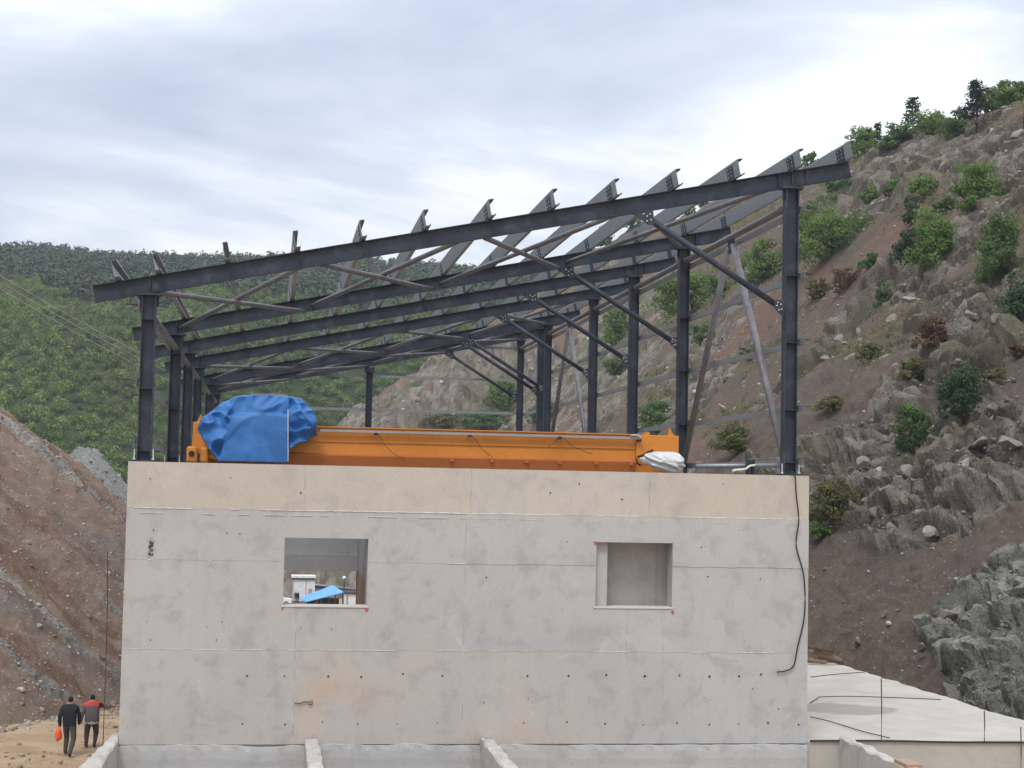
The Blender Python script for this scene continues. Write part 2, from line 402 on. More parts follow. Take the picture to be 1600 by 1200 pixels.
PAD = -10.1
def hill_base(X, D):
    """height of the right hillside above the valley ground by the building (world z), without fine relief"""
    toe = 22-.1*D
    De = np.minimum(D, 330)
    toe_e = 22-.1*De
    s = .75+.10*(fbm(X/40+3, D/40+1, 3, 5)-.5)
    z = s*(X-toe_e)
    z = z+(fbm(X/22, D/30, 4, 9)-.5)*7*sstep(3, 14, z)
    cap = 48.0+.088*(D-156)+(fbm(D/17+4, X*0+.5, 3, 77)-.5)*5
    k = 4.0
    h = np.clip(.5+.5*(cap-z)/k, 0, 1)
    z = cap*(1-h)+z*h-k*h*(1-h)+.06*np.maximum(0, z-cap)
    z = z-1.25*np.maximum(0, D-330)
    # levelled yard further down the valley cuts into the foot of the hill
    out = np.maximum(np.maximum(0, X-13.5), np.maximum(0, D-262))
    z = np.minimum(z, np.where(D > 95, PAD+1.1*out+.02, 99))
    return z
def hill_masks(X, D, z):
    r = fbm(X/9+11, D/13+3, 5, 41)
    bias = .16*sstep(5.5, 10, z)*(1-sstep(21, 27, z))+.30*sstep(31, 36, z)*(1-sstep(148, 172, D))+.10*sstep(190, 230, D)-.05-.30*(1-sstep(4.5, 7.5, z))*(1-sstep(80, 100, D))
    rock = sstep(.53, .62, r+bias)
    teal = sstep(.45, .60, .22*fbm(X/2.2, D/2.6, 3, 63)+.75*sstep(20.9, 22.4, X+.28*np.maximum(0, 53-D))*(1-sstep(53, 57.5, D)))
    red = sstep(.52, .66, fbm(X/14+5, D/18, 4, 88)+.18*sstep(250, 300, D)*sstep(14, 20, z))
    grass = sstep(.50, .64, fbm(X/5, D/7, 4, 23)+.07*sstep(16, 24, z)-.10*(1-sstep(6, 10, z)))*(1-teal)*.8
    return rock, teal, red, grass
HN = np.array([-.55, -.35, .76]); HN = HN/np.linalg.norm(HN)     # outward direction of the slope
def hill_relief(X, D, z):
    rock, teal, red, grass = hill_masks(X, D, z)
    wx = X+.5*(fbm(X/2, D/2.6, 2, 3)-.5)*2; wd = D+.9*(fbm(X/2+9, D/2.6, 2, 4)-.5)*2
    k = np.clip(D/110., .75, 2.2)                       # blocks a little coarser on the far, bigger outcrops
    a, e1 = cells(wx/3.2+wd/9., wd/6.0-wx/14., 301); b, e2 = cells(wx/1.15+wd/3.6, wd/2.6-wx/6., 331); c, e3 = cells(wx/.48-wd/3., wd/1.15, 351)
    big = sstep(.3, .6, fbm(X/6, D/9, 3, 52))
    R = np.maximum(rock, teal*.9)
    rel = (a*sstep(0, .45, e1)-.3)*1.7*big+(b*sstep(0, .36, e2)-.3)*.85*(1-.55*sstep(120, 210, D))+(c*sstep(0, .34, e3)-.3)*.38*(1-sstep(75, 135, D))+(ridged(X/2.4+D/9., D/5., 3, 53)-.6)*.9*(1-.5*sstep(110, 190, D))
    soft = (fbm(X/3.2, D/4.0, 4, 61)-.5)*1.0+(c*sstep(0, .4, e3)-.3)*.10+(fbm(X/.5, D/.8, 3, 71)-.5)*.22+(ridged(D/2.6+X/14., X/11., 3, 73)-.62)*.55
    d = R*rel+(1-R*.8)*soft
    tone = np.clip(.5+.6*(b-.5)+.55*(c-.5)+.3*(a-.5), 0, 1)
    return d*sstep(-.6, 2.2, z), R, teal*np.clip(.6+rock+.6*fbm(X/1.2, D/1.2, 3, 91), 0, 1), red, grass, tone
def hill_full(X, D):
    z = hill_base(X, D)
    d, rock, teal, red, grass, tone = hill_relief(X, D, z)
    return z+d*.8, rock, teal, red, grass
nu, nd = 440, 1150
uu = np.linspace(-.015, .60, nu); dd = 39*(430/39)**np.linspace(0, 1, nd)
DD, UU = np.meshgrid(dd, uu, indexing='ij')
XX = UU*DD
ZB = hill_base(XX, DD)
dis, rk_, tl_, rd_, gr_, tn_ = hill_relief(XX, DD, ZB)
keep = (ZB+dis > ground_z(XX, DD-36)-.7) & (XX > 12.9-99*(DD > 82))
hill_o = tag(grid_mesh('hillside', XX+HN[0]*dis, DD-36+HN[1]*dis, ZB+HN[2]*dis, keep, {'rock': rk_, 'teal': tl_, 'red': rd_, 'grass': gr_, 'tone': tn_}, M['hill']), kind='structure')

def bank_base(X, D):
    z = .75*(-9.3+.55*(D-56)-X)
    zc = .75*(-9.3+.55*(78.5-56)-X)
    k = .8; z2 = zc-.55*(D-78.5)
    h = np.clip(.5+.5*(z2-z)/k, 0, 1); z = z2*(1-h)+z*h-k*h*(1-h)
    return np.minimum(z, 24+.1*(z-24))
def bank_full(X, D):
    z = bank_base(X, D)
    # bands run down-slope along the dump faces
    q = D+.12*X+1.2*(fbm(X/6, D/6, 3, 131)-.5); p = X
    band = fbm(q/4.0, p/30, 4, 141)
    teal = sstep(.50, .60, fbm(q/3.0+7, p/18, 4, 151)-.15+.32*np.exp(-((q-72.0)/2.6)**2))*.42
    rock = sstep(.55, .64, fbm(q/1.3+3, p/9, 4, 161))*.6
    red = sstep(.46, .60, fbm(q/2.0+2, p/20, 4, 171))
    a, e1 = cells(X/1.1+D/3, D/1.3, 401); c, e3 = cells(X/.42, D/.5, 411)
    tone = np.clip(.5+.6*(a-.5)+.5*(c-.5), 0, 1)
    z = z+(band-.5)*1.3+(fbm(X/1.4, D/1.6, 5, 181)-.5)*.9+rock*(a-.4)*.5+(.3+.7*rock)*(c-.5)*.22+(fbm(X/.35, D/.4, 2, 191)-.5)*.16
    return z, rock, teal, red, tone
nu, nd = 330, 560
xx = np.linspace(-30, -3.05, nu); dd = np.linspace(50, 112, nd)
DD, XX = np.meshgrid(dd, xx, indexing='ij')
ZZ, rk_, tl_, rd_, tn_ = bank_full(XX, DD)
tag(grid_mesh('earth_bank', XX, DD-36, ZZ, (ZZ > ground_z(XX, DD-36)-.6), {'rock': rk_, 'teal': tl_, 'red': rd_, 'grass': ZZ*0, 'tone': tn_}, M['bank']), kind='structure')

# grey gravel heap beyond the bank
def heap(X, Y):
    r = np.hypot((X+13.5)/.62, (Y-88)/1.0)
    z = 10.3-.80*np.maximum(0, r-1.2)+(fbm(X/1.3, Y/1.3, 4, 201)-.5)*1.0+(fbm(X/.4, Y/.4, 2, 203)-.5)*.35
    return z
gx = np.linspace(-34, 12, 170); gy = np.linspace(64, 112, 150); GX, GY = np.meshgrid(gx, gy)
GZ = heap(GX, GY)
m, t, b = mat('grey_gravel', .95, 0, .15); T = NT(t); v = T.co('World')
c = T.mix(T.ramp(T.noise(v, 5, 6, .7), [(.36, 0), (.62, 1)]), (.13, .135, .13), (.28, .28, .265)); T.l(c, b.inputs['Base Color']); T.bump(b, T.noise(v, 8, 5, .7), .9, .15); M['gravel'] = m
tag(grid_mesh('gravel_heap', GX, GY, GZ, GZ > ground_z(GX, GY)-.5, {}, m), kind='structure')

# wooded slope and ridge across the valley
def wood_z(X, D):
    D = D-62*sstep(-22, -6, X)*(1-sstep(330, 470, D))
    z = np.interp(D, [150, 250, 300, 360, 430, 520, 640, 700, 900], [-30, -7, 15, 36.5, 56, 72, 92.5, 95, 60])
    z = z+(fbm(X/70+1, D/80, 4, 211)-.5)*9*sstep(250, 330, D)*(1-.6*sstep(560, 640, D))+(fbm(X/45, D*0, 3, 212)-.5)*3.5*sstep(560, 640, D)
    return z
dd = np.linspace(228, 900, 150); uu = np.linspace(-.34, .34, 150); DD, UU = np.meshgrid(dd, uu, indexing='ij'); XX = UU*DD
ZZ = wood_z(XX, DD)
m, t, b = mat('forest_floor', .95, 0, .1); T = NT(t); c = T.mix(T.noise(T.co('World'), .3, 5), (.022, .036, .014), (.04, .055, .022)); T.l(c, b.inputs['Base Color']); M['floor'] = m
tag(grid_mesh('wooded_hill', XX, DD-36, ZZ, None, {}, m), kind='structure')

# the ground sheet
g1 = np.concatenate([[-4000, -1500, -600, -200], np.linspace(-60, 60, 121), [200, 600, 1500, 4000]])
g2 = np.concatenate([[-600, -200, -80], np.linspace(-40, 260, 201), [400, 900, 2000, 5000]])
GY, GX = np.meshgrid(g2, g1, indexing='ij')
GZ = ground_z(GX, GY)+(fbm(GX/6, GY/6, 4, 221)-.5)*.22*(np.abs(GX) < 59)
m, t, b = mat('dirt_ground', .95, 0, .15); T = NT(t); v = T.co('World')
n = T.noise(v, .5, 6, .65, .6); f = T.noise(v, 5, 6, .7)
vr = T.noise(T.co('World', (.45, .8, 1)), .9, 6, .65, .8)
c = T.mix(T.ramp(n, [(.35, 0), (.65, 1)]), (.36, .255, .155), (.43, .33, .225)); c = T.mix(T.ramp(vr, [(.45, 0), (.62, .7)]), c, (.25, .17, .105)); c = T.mix(T.ramp(f, [(.58, 0), (.75, .5)]), c, (.46, .40, .33))
c = T.mix(T.ramp(f, [(.28, .5), (.42, 0)]), c, (.14, .09, .055)); T.l(c, b.inputs['Base Color']); T.bump(b, T.math('ADD', f, vr), .6, .08); M['ground'] = m
tag(grid_mesh('ground', GX, GY, GZ, None, {}, m), kind='structure')

# ------------------------------------------------------------------ foliage
def leaf_cloud(P, Nn, size, r, aspect=1.0):
    """quads at points P, facing roughly along Nn"""
    n = len(P)
    d = Nn+r.normal(0, .42, (n, 3)); d /= np.linalg.norm(d, axis=1, keepdims=True)+1e-9
    a = np.cross(d, r.normal(0, 1, (n, 3))); a /= np.linalg.norm(a, axis=1, keepdims=True)+1e-9
    b = np.cross(d, a); s = (size*r.uniform(.6, 1.35, n))[:, None]
    q = np.stack([P-a*s*aspect, P-b*s*.75+d*s*.1, P+a*s*aspect, P+b*s*.75+d*s*.1], 1)
    return q
def crown_points(n, r, w, h, lobes, shape='round'):
    """lumpy crown of width w and height h standing on z = 0, gathered from many small tufts"""
    if shape == 'cone':
        C = r.normal(0, 1, (lobes, 3)); C /= np.linalg.norm(C, axis=1, keepdims=True); C = C*r.uniform(.35, .75, lobes)[:, None]
        C[:, 2] = np.abs(C[:, 2]); C[:, :2] *= (1-.75*np.clip(C[:, 2:3]/1.0, 0, 1)); lr = r.uniform(.24, .42, lobes)
    elif shape == 'puff':
        C = r.normal(0, 1, (lobes, 3)); C /= np.linalg.norm(C, axis=1, keepdims=True); C = C*r.uniform(.35, .65, lobes)[:, None]
        C[:, 2] = np.abs(C[:, 2])*.9; lr = r.uniform(.30, .5, lobes)
    else:
        m = r.integers(2, 5); sub = np.stack([r.uniform(-.55, .55, m), r.uniform(-.4, .4, m), r.uniform(.5, 1.0, m)], 1); sub[0] = (r.uniform(-.2, .2), 0, 1.)
        k = r.integers(0, m, lobes); t = r.random(lobes)**.8; a = r.uniform(0, 6.283, lobes)
        hh = sub[k, 2]*1.55; rad = np.sqrt(r.random(lobes))*(.62-.28*t)
        C = np.stack([sub[k, 0]*(1-.2*t)+np.cos(a)*rad, sub[k, 1]+np.sin(a)*rad, -.75+hh*t*.92], 1); lr = r.uniform(.12, .27, lobes)
    k = r.integers(0, lobes, n); d = r.normal(0, 1, (n, 3)); d /= np.linalg.norm(d, axis=1, keepdims=True)
    P = C[k]+d*(lr[k]*r.uniform(.35, 1.0, n)**.5)[:, None]
    lum = np.clip(.5+.5*(_h(k.astype(float), k*0., 5)-.5)+.3*(r.random(n)-.5), 0, 1)
    Nn = d*.8+P*.45+np.array([0, 0, .3])
    if shape in ('cone', 'puff'): P = P*np.array([.5, .5, .5])*np.array([w, w, h])+np.array([0, 0, h*.30])
    else: P = P*np.array([w/2, w/2, h*.5])+np.array([0, 0, h*.42])
    return P, Nn, lum
def quads_mesh(name, Q, v, h, material):
    n = len(Q); me = bpy.data.meshes.new(name)
    me.vertices.add(n*4); me.vertices.foreach_set('co', Q.reshape(-1).astype(np.float32))
    me.loops.add(n*4); me.loops.foreach_set('vertex_index', np.arange(n*4, dtype=np.int32))
    me.polygons.add(n); me.polygons.foreach_set('loop_start', np.arange(0, n*4, 4, dtype=np.int32)); me.polygons.foreach_set('loop_total', np.full(n, 4, np.int32))
    me.update(calc_edges=True)
    for an, av in (('v', v), ('h', h)):
        a = me.attributes.new(an, 'FLOAT', 'POINT'); a.data.foreach_set('value', np.repeat(av, 4).astype(np.float32))
    me.materials.append(material); return me
def forest(name, spots, nleaf, leaf, size, shape, material, label, cat, hscale=(.9, 1.25)):
    protos = []
    for k in range(8):
        r = np.random.default_rng(500+k)
        P, Nn, l = crown_points(nleaf, r, 1.0, 1.0, 11, shape='puff' if shape == 'round' else shape)
        protos.append((leaf_cloud(P, Nn, leaf, r), l))
    r = np.random.default_rng(77); Qs = []; V = []; H = []
    for (x, y, z) in spots:
        q, l = protos[r.integers(8)]; s = r.uniform(*size); hs = s*r.uniform(*hscale); a = r.uniform(0, 6.28)
        ca, sa = math.cos(a), math.sin(a)
        o = np.empty_like(q); o[..., 0] = (q[..., 0]*ca-q[..., 1]*sa)*s+x; o[..., 1] = (q[..., 0]*sa+q[..., 1]*ca)*s+y; o[..., 2] = q[..., 2]*hs+z-.15*hs
        tone = r.normal(0, .22); Qs.append(o); V.append(np.clip(l+tone, 0, 1)); H.append(np.full(len(l), r.random()))
    me = quads_mesh(name, np.concatenate(Qs), np.concatenate(V), np.concatenate(H), material)
    o = bpy.data.objects.new(name, me); COL.objects.link(o)
    return tag(o, label, cat, kind='stuff')
def jitter_spots(d0, d1, u0, u1, sp, zf, r, accept=None):
    S = []; d = d0
    while d < d1:
        x = u0*d
        while x < u1*d:
            X = x+r.uniform(-.45, .45)*sp; D = d+r.uniform(-.5, .5)*sp*1.3
            if accept is None or accept(X, D): S.append((X, D-36, float(zf(np.array([X]), np.array([D]))[0])))
            x += sp
        d += sp*1.35
    return S
r = np.random.default_rng(31)
fz = lambda X, D: float(fbm(np.array([X/40.]), np.array([D/60.]), 3, 240)[0])
spots = jitter_spots(252, 470, -.23, .15, 2.65, wood_z, r, lambda X, D: r.random() < .95 and D < 425+70*(fz(X, D)-.5)*2)
forest('broadleaf_wood', spots, 210, .052, (2.3, 5.0), 'round', M['leaf_wood'], 'bright green broadleaf wood covering the slope across the valley', 'wood')
spots2 = jitter_spots(400, 690, -.24, .28, 4.8, wood_z, r, lambda X, D: D > 425+70*(fz(X, D)-.5)*2)
forest('conifer_wood', spots2, 90, .080, (4.2, 6.2), 'round', M['leaf_pine'], 'dark conifer wood along the far ridge under the sky', 'wood', (1.0, 1.45))

def hill_hit(x, y):
    """where the sight line of a photo pixel meets the right hillside"""
    d = raydir(x, y); t = np.exp(np.linspace(math.log(42), math.log(420), 1500))/d[1]
    P = CAM[None]+d[None]*t[:, None]
    g = P[:, 2]-hill_base(P[:, 0], P[:, 1]+36)
    k = np.argmax(g < 0)
    if not (g < 0).any(): k = np.argmin(g)
    return P[k]
M['leafs'] = {'bright': 'leaf_bright', 'mid': 'leaf_mid', 'dark': 'leaf_dark', 'olive': 'leaf_olive', 'rust': 'leaf_rust'}
# x, y of the foot in the photo, width and height there, colour, kind, label
PLANTS = [
 (1300, 405, 118, 104, 'bright', 'b', 'large bright green bush just right of the tall front column'),
 (1262, 372, 60, 62, 'mid', 'b', 'green bush half hidden behind the front right column'),
 (1314, 312, 62, 40, 'mid', 'b', 'small rounded bush above the large bright one by the column'),
 (1352, 314, 40, 28, 'bright', 'b', 'low light green bush right of the rafter end'),
 (1404, 296, 36, 20, 'bright', 'b', 'left one of two low bushes below the skyline pines'),
 (1444, 306, 54, 36, 'bright', 'b', 'right one of two low bushes below the skyline pines'),
 (1518, 332, 96, 82, 'bright', 'b', 'wide light green bush under the rock bluff at upper right'),
 (1466, 415, 92, 98, 'bright', 'b', 'tall bright bush in the middle of the right hillside'),
 (1424, 412, 52, 66, 'dark', 'b', 'dark bush at the left foot of the tall bright bush'),
 (1424, 346, 32, 44, 'dark', 'b', 'small dark upright bush above the tall bright bush'),
 (1572, 432, 88, 108, 'mid', 'b', 'big green bush at the right edge of the picture'),
 (1588, 490, 74, 74, 'dark', 'b', 'dark bush below the big green one at the right edge'),
 (1196, 442, 74, 70, 'bright', 'b', 'green bush between the chevron braces and the front column'),
 (1080, 492, 104, 72, 'bright', 'b', 'wide green bush behind the second right column'),
 (964, 536, 60, 62, 'bright', 'b', 'green bush behind the third right column'),
 (1122, 470, 40, 44, 'mid', 'b', 'small bush left of the leaning dark brace'),
 (962, 590, 66, 40, 'mid', 'b', 'low bush between the third and fourth right columns'),
 (790, 642, 58, 54, 'bright', 'b', 'bright bush under the rearmost knee brace'),
 (754, 670, 90, 30, 'mid', 'b', 'low spreading bush just above the crane girder'),
 (1505, 652, 78, 88, 'dark', 'b', 'dark green round tree alone on the rocky slope'),
 (1424, 700, 60, 74, 'mid', 'b', 'muted green bush left of the dark round tree'),
 (1312, 818, 84, 74, 'olive', 'b', 'yellow green bush right of the concrete wall top corner'),
 (1278, 836, 40, 34, 'bright', 'b', 'small green bush touching the edge of the concrete wall'),
 (1462, 546, 66, 56, 'rust', 'b', 'rusty brown bush among the rocks on the right'),
 (1322, 452, 62, 36, 'rust', 'b', 'rusty brown bush below the large bright one by the column'),
 (1276, 468, 54, 34, 'olive', 'b', 'pale olive bush right of the column gusset'),
 (1158, 706, 76, 52, 'olive', 'b', 'olive bush seen between the feet of the chevron braces'),
 (1028, 676, 58, 52, 'mid', 'b', 'green bush right of the crane end block top'),
 (1362, 420, 34, 30, 'mid', 'b', 'small green bush on the scree above the rusty ones'),
 (1376, 480, 42, 50, 'mid', 'b', 'narrow green bush beside the grey boulders'),
 (1302, 640, 46, 26, 'olive', 'b', 'low olive bush right of the third side girt end'),
 (1432, 590, 60, 36, 'olive', 'b', 'low olive bush under the rusty bush'),
 (1335, 240, 40, 26, 'mid', 'b', 'low thicket at the very end of the front rafter'),
 (1478, 214, 44, 34, 'bright', 'b', 'light green thicket midway along the skyline'),
 (1386, 234, 50, 28, 'mid', 'b', 'low green thicket under the short thin pine'),
 (1560, 150, 44, 36, 'mid', 'b', 'bush just left of the bush on the bluff top'),
 (1600, 128, 50, 40, 'mid', 'b', 'bush in the far upper right corner'),
 (1480, 330, 40, 30, 'mid', 'b', 'small bush left of the wide one under the bluff'),
 (1388, 306, 30, 20, 'mid', 'b', 'tiny bush beside the low pair under the skyline'),
 (1360, 560, 44, 26, 'olive', 'b', 'olive bush beside the third girt level right of the column'),
 (1480, 610, 44, 30, 'olive', 'b', 'olive bush touching the dark round tree'),
 (1405, 640, 50, 34, 'olive', 'b', 'greyish olive bush above the muted green bush'),
 (1100, 540, 50, 36, 'mid', 'b', 'green bush under the wide one behind the second column'),
 (1180, 560, 40, 26, 'olive', 'b', 'small olive bush between the chevron braces'),
 (1550, 600, 50, 30, 'olive', 'b', 'olive bush right of the dark round tree'),
 (860, 660, 60, 36, 'mid', 'b', 'low green bush behind the paired rear columns'),
 (700, 668, 60, 22, 'olive', 'b', 'low olive bush above the middle of the girder'),
 (1590, 560, 40, 26, 'rust', 'b', 'brown bush at the right edge below the dark one'),
 (1268, 244, 26, 26, 'mid', 't', 'small tree on the skyline between the last two purlins'),
 (1301, 228, 20, 18, 'mid', 't', 'tiny tree on the skyline at the last purlin'),
 (1352, 236, 64, 44, 'bright', 'b', 'green thicket on the skyline right of the rafter end'),
 (1371, 214, 22, 40, 'dark', 'p', 'short thin pine on the skyline'),
 (1426, 208, 42, 62, 'dark', 'p', 'taller pine with open layered crown on the skyline'),
 (1402, 226, 56, 40, 'mid', 'b', 'green thicket between the two skyline pines'),
 (1456, 212, 74, 40, 'bright', 'b', 'green thicket right of the taller skyline pine'),
 (1526, 208, 60, 90, 'dark', 'p', 'large dark pine beside the rock bluff on the skyline'),
 (1496, 210, 46, 44, 'mid', 'b', 'green bush at the left foot of the large dark pine'),
 (1582, 146, 64, 46, 'bright', 'b', 'green bush on top of the rock bluff in the corner'),
 (1548, 162, 40, 44, 'mid', 'b', 'bush between the large dark pine and the bluff top'),
 (1100, 282, 24, 16, 'mid', 't', 'right one of two tiny trees poking over the front rafter'),
 (1078, 288, 20, 14, 'mid', 't', 'left one of two tiny trees poking over the front rafter'),
 (946, 372, 46, 32, 'mid', 't', 'left tree of the skyline pair under the front rafter'),
 (988, 356, 40, 32, 'mid', 't', 'right tree of the skyline pair under the front rafter'),
]
for i, (x, y, w, h, colr, kind, lab) in enumerate(PLANTS):
    p = hill_hit(x, y); dist = p[1]+36
    sc_ = (1.0, 1.0) if kind == 'p' else (1.42, 1.3); W = w*dist/FPX*sc_[0]; Hh = h*dist/FPX*sc_[1]
    z0 = float(hill_base(np.array([p[0]]), np.array([dist]))[0])-.15
    r = np.random.default_rng(900+i)
    nm, ct = {'b': ('bush', 'bush'), 't': ('small_tree', 'tree'), 'p': ('pine_tree', 'tree')}[kind]
    root = empty(nm, (p[0], p[1], z0), lab, ct, 'bushes and trees on the right hillside')
    nl = int(np.clip(w*h*(.45 if kind == 'p' else .95), 420, 9000)); lf = 2.0*dist/FPX
    if kind == 'p':
        P = []; Nn = []; L = []; tiers = 9
        for k in range(tiers):
            f = k/(tiers-1); rr = (W/2)*(1-.72*f)*r.uniform(.75, 1.1); zz = Hh*(.30+.66*f)
            for bch in range(6):
                a = r.uniform(0, 6.28); m_ = nl//(tiers*6)+1; s_ = r.uniform(.25, 1, m_)
                sp_ = .10*W
                P.append(np.stack([math.cos(a)*rr*s_+r.normal(0, sp_*.6, m_), math.sin(a)*rr*s_+r.normal(0, sp_*.6, m_), zz+rr*.18*s_+r.normal(0, Hh*.020, m_)], 1))
                Nn.append(np.tile([0, 0, 1.], (m_, 1))); L.append(np.clip(r.normal(.45, .2, m_), 0, 1))
        P = np.concatenate(P); Nn = np.concatenate(Nn); L = np.concatenate(L)
    else:
        P, Nn, L = crown_points(nl, r, W, Hh, int(22+w*.5))
    Q = leaf_cloud(P, Nn, lf, r)
    cme = quads_mesh('crown', Q, L, r.random(len(L)), M[M['leafs'][colr]])
    c = bpy.data.objects.new('crown', cme); COL.objects.link(c); c.parent = root
    mb = MB(); th = Hh*(.9 if kind == 'p' else .5); tr = W*.02+.02
    mb.tube([(0, 0, -.4), (W*.01, 0, th*.4), (-W*.01, W*.01, th)], [tr*1.5, tr, tr*.35], 6)
    for k in range(5 if kind != 'p' else 8):
        a = r.uniform(0, 6.28); z1 = th*r.uniform(.15, .6); L_ = W*.33*r.uniform(.6, 1)*(1 if kind != 'p' else .8)
        mb.tube([(0, 0, z1), (math.cos(a)*L_*.5, math.sin(a)*L_*.5, z1+Hh*.12), (math.cos(a)*L_, math.sin(a)*L_, z1+Hh*(.28 if kind != 'p' else .06))], [tr*.7, tr*.5, tr*.2], 5)
    s_ = mb.build('trunk', M['bark'], None, True); s_.parent = root

# low scrub: grass tufts over the hillside
def on_hill(n, r, d0, d1, u0, u1):
    D = d0*(d1/d0)**r.random(n); X = r.uniform(u0, u1, n)*D
    z, rock, teal, red, grass = hill_full(X, D)
    return X, D, z, rock, teal, red, grass
r = np.random.default_rng(61)
X, D, z, rock, teal, red, grass = on_hill(16000, r, 56, 330, .05, .5)
ok = (z > 3) & (grass > .25+.3*r.random(len(X))) & (rock < .6)
X, D, z = X[ok], D[ok], z[ok]
k = 9
P = np.repeat(np.stack([X, D-36, z+.05], 1), k, 0); sc = np.repeat(D, k)/FPX
P = P+r.normal(0, 1, P.shape)*(np.stack([sc*7, sc*7, sc*2.5], 1)); P[:, 2] = np.maximum(P[:, 2], np.repeat(z, k)-.1)
Q = leaf_cloud(P, np.tile([0, -.5, .8], (len(P), 1)), 1.0, r)
ctr = Q.mean(1, keepdims=True); Q = ctr+(Q-ctr)*(sc*2.6)[:, None, None]
me = quads_mesh('hillside_scrub', Q, np.clip(r.normal(.45, .22, len(Q)), 0, 1), np.repeat(r.random(len(X)), k), M['leaf_olive'])
o = bpy.data.objects.new('hillside_scrub', me); COL.objects.link(o); tag(o, 'patchy olive grass and low scrub on the rocky right hillside', 'scrub', kind='stuff')

# loose stones ----------------------------------------------------
def stones(name, P, S, material, label, seed, flat=.7):
    r = np.random.default_rng(seed)
    bm = bmesh.new(); bmesh.ops.create_icosphere(bm, subdivisions=1, radius=1); base = np.array([v.co[:] for v in bm.verts]); F = np.array([[v.index for v in f.verts] for f in bm.faces]); bm.free()
    n = len(P); protos = [base*(1+r.uniform(-.38, .3, (len(base), 1)))*np.array([1, .8, flat]) for _ in range(12)]
    V = np.empty((n, len(base), 3)); FF = np.empty((n, len(F), 3), int)
    for i in range(n):
        a = Matrix.Rotation(r.uniform(0, 6.28), 3, 'Z') @ Matrix.Rotation(r.uniform(-.7, .7), 3, 'X') @ Matrix.Rotation(r.uniform(-.7, .7), 3, 'Y')
        V[i] = protos[r.integers(12)] @ np.array(a).T*S[i]+P[i]; FF[i] = F+i*len(base)
    me = bpy.data.meshes.new(name); V = V.reshape(-1, 3); FF = FF.reshape(-1, 3)
    me.vertices.add(len(V)); me.vertices.foreach_set('co', V.reshape(-1).astype(np.float32)); me.loops.add(FF.size); me.loops.foreach_set('vertex_index', FF.reshape(-1).astype(np.int32))
    me.polygons.add(len(FF)); me.polygons.foreach_set('loop_start', np.arange(0, FF.size, 3, dtype=np.int32)); me.polygons.foreach_set('loop_total', np.full(len(FF), 3, np.int32)); me.update(calc_edges=True)
    a = me.attributes.new('v', 'FLOAT', 'POINT'); a.data.foreach_set('value', np.repeat(r.random(n), len(base)).astype(np.float32))
    o = link_mesh(name, me, material); return tag(o, label, 'stones', kind='stuff')
def stonemat(name, stops):
    m, t, b = mat(name, .92, 0, .2); T = NT(t); v = T.co('World')
    c = T.ramp(T.attr('v'), stops); n = T.noise(v, 7, 5, .65); c = T.mix(T.ramp(n, [(.35, .5), (.55, 0)]), c, (.08, .07, .06)); T.l(c, b.inputs['Base Color']); T.bump(b, n, .6, .05); return m
M['stone'] = stonemat('hill_stones', [(0, (.18, .15, .125)), (.4, (.25, .22, .19)), (.75, (.33, .30, .265)), (1, (.47, .445, .40))])
M['stone2'] = stonemat('bank_stones', [(0, (.24, .16, .12)), (.35, (.30, .25, .21)), (.7, (.38, .34, .30)), (1, (.52, .49, .44))])
r = np.random.default_rng(71)
X, D, z, rock, teal, red, grass = on_hill(34000, r, 46, 300, .03, .5)
ok = (z > .6) & (rock*.45+.42 > r.random(len(X))) & ~((X < 12.8) & (D < 80))
X, D, z = X[ok], D[ok], z[ok]
S = D/FPX*np.exp(r.normal(.25, .62, len(X))); S = np.clip(S, 0, .5+.0015*D)
stones('scree', np.stack([X, D-36, z-S*.15], 1), S, M['stone'], 'loose brown and grey stones strewn over the right hillside', 3)
def boulder_mesh(k):
    bm = bmesh.new(); bmesh.ops.create_icosphere(bm, subdivisions=3, radius=1); rr = np.random.default_rng(40+k)
    co = np.array([v.co[:] for v in bm.verts]); pl = rr.normal(0, 1, (13, 3)); pl /= np.linalg.norm(pl, axis=1, keepdims=True); of = rr.uniform(.5, .85, 13)
    for nrm, o_ in zip(pl, of):
        dd_ = co@nrm-o_; co = co-np.where(dd_ > 0, dd_, 0)[:, None]*nrm
    co = co*(1+.10*(fbm(co[:, 0]*2+k, co[:, 1]*2+co[:, 2]*1.3, 4, 7)-.5)[:, None])
    for v, c in zip(bm.verts, co): v.co = c
    me = bpy.data.meshes.new('boulder'); bm.to_mesh(me); bm.free(); a = me.attributes.new('v', 'FLOAT', 'POINT'); a.data.foreach_set('value', [float(rr.uniform(.1, .75))]*len(me.vertices)); me.materials.append(M['stone']); return me
BM_ = [boulder_mesh(k) for k in range(7)]
rb = random.Random(9)
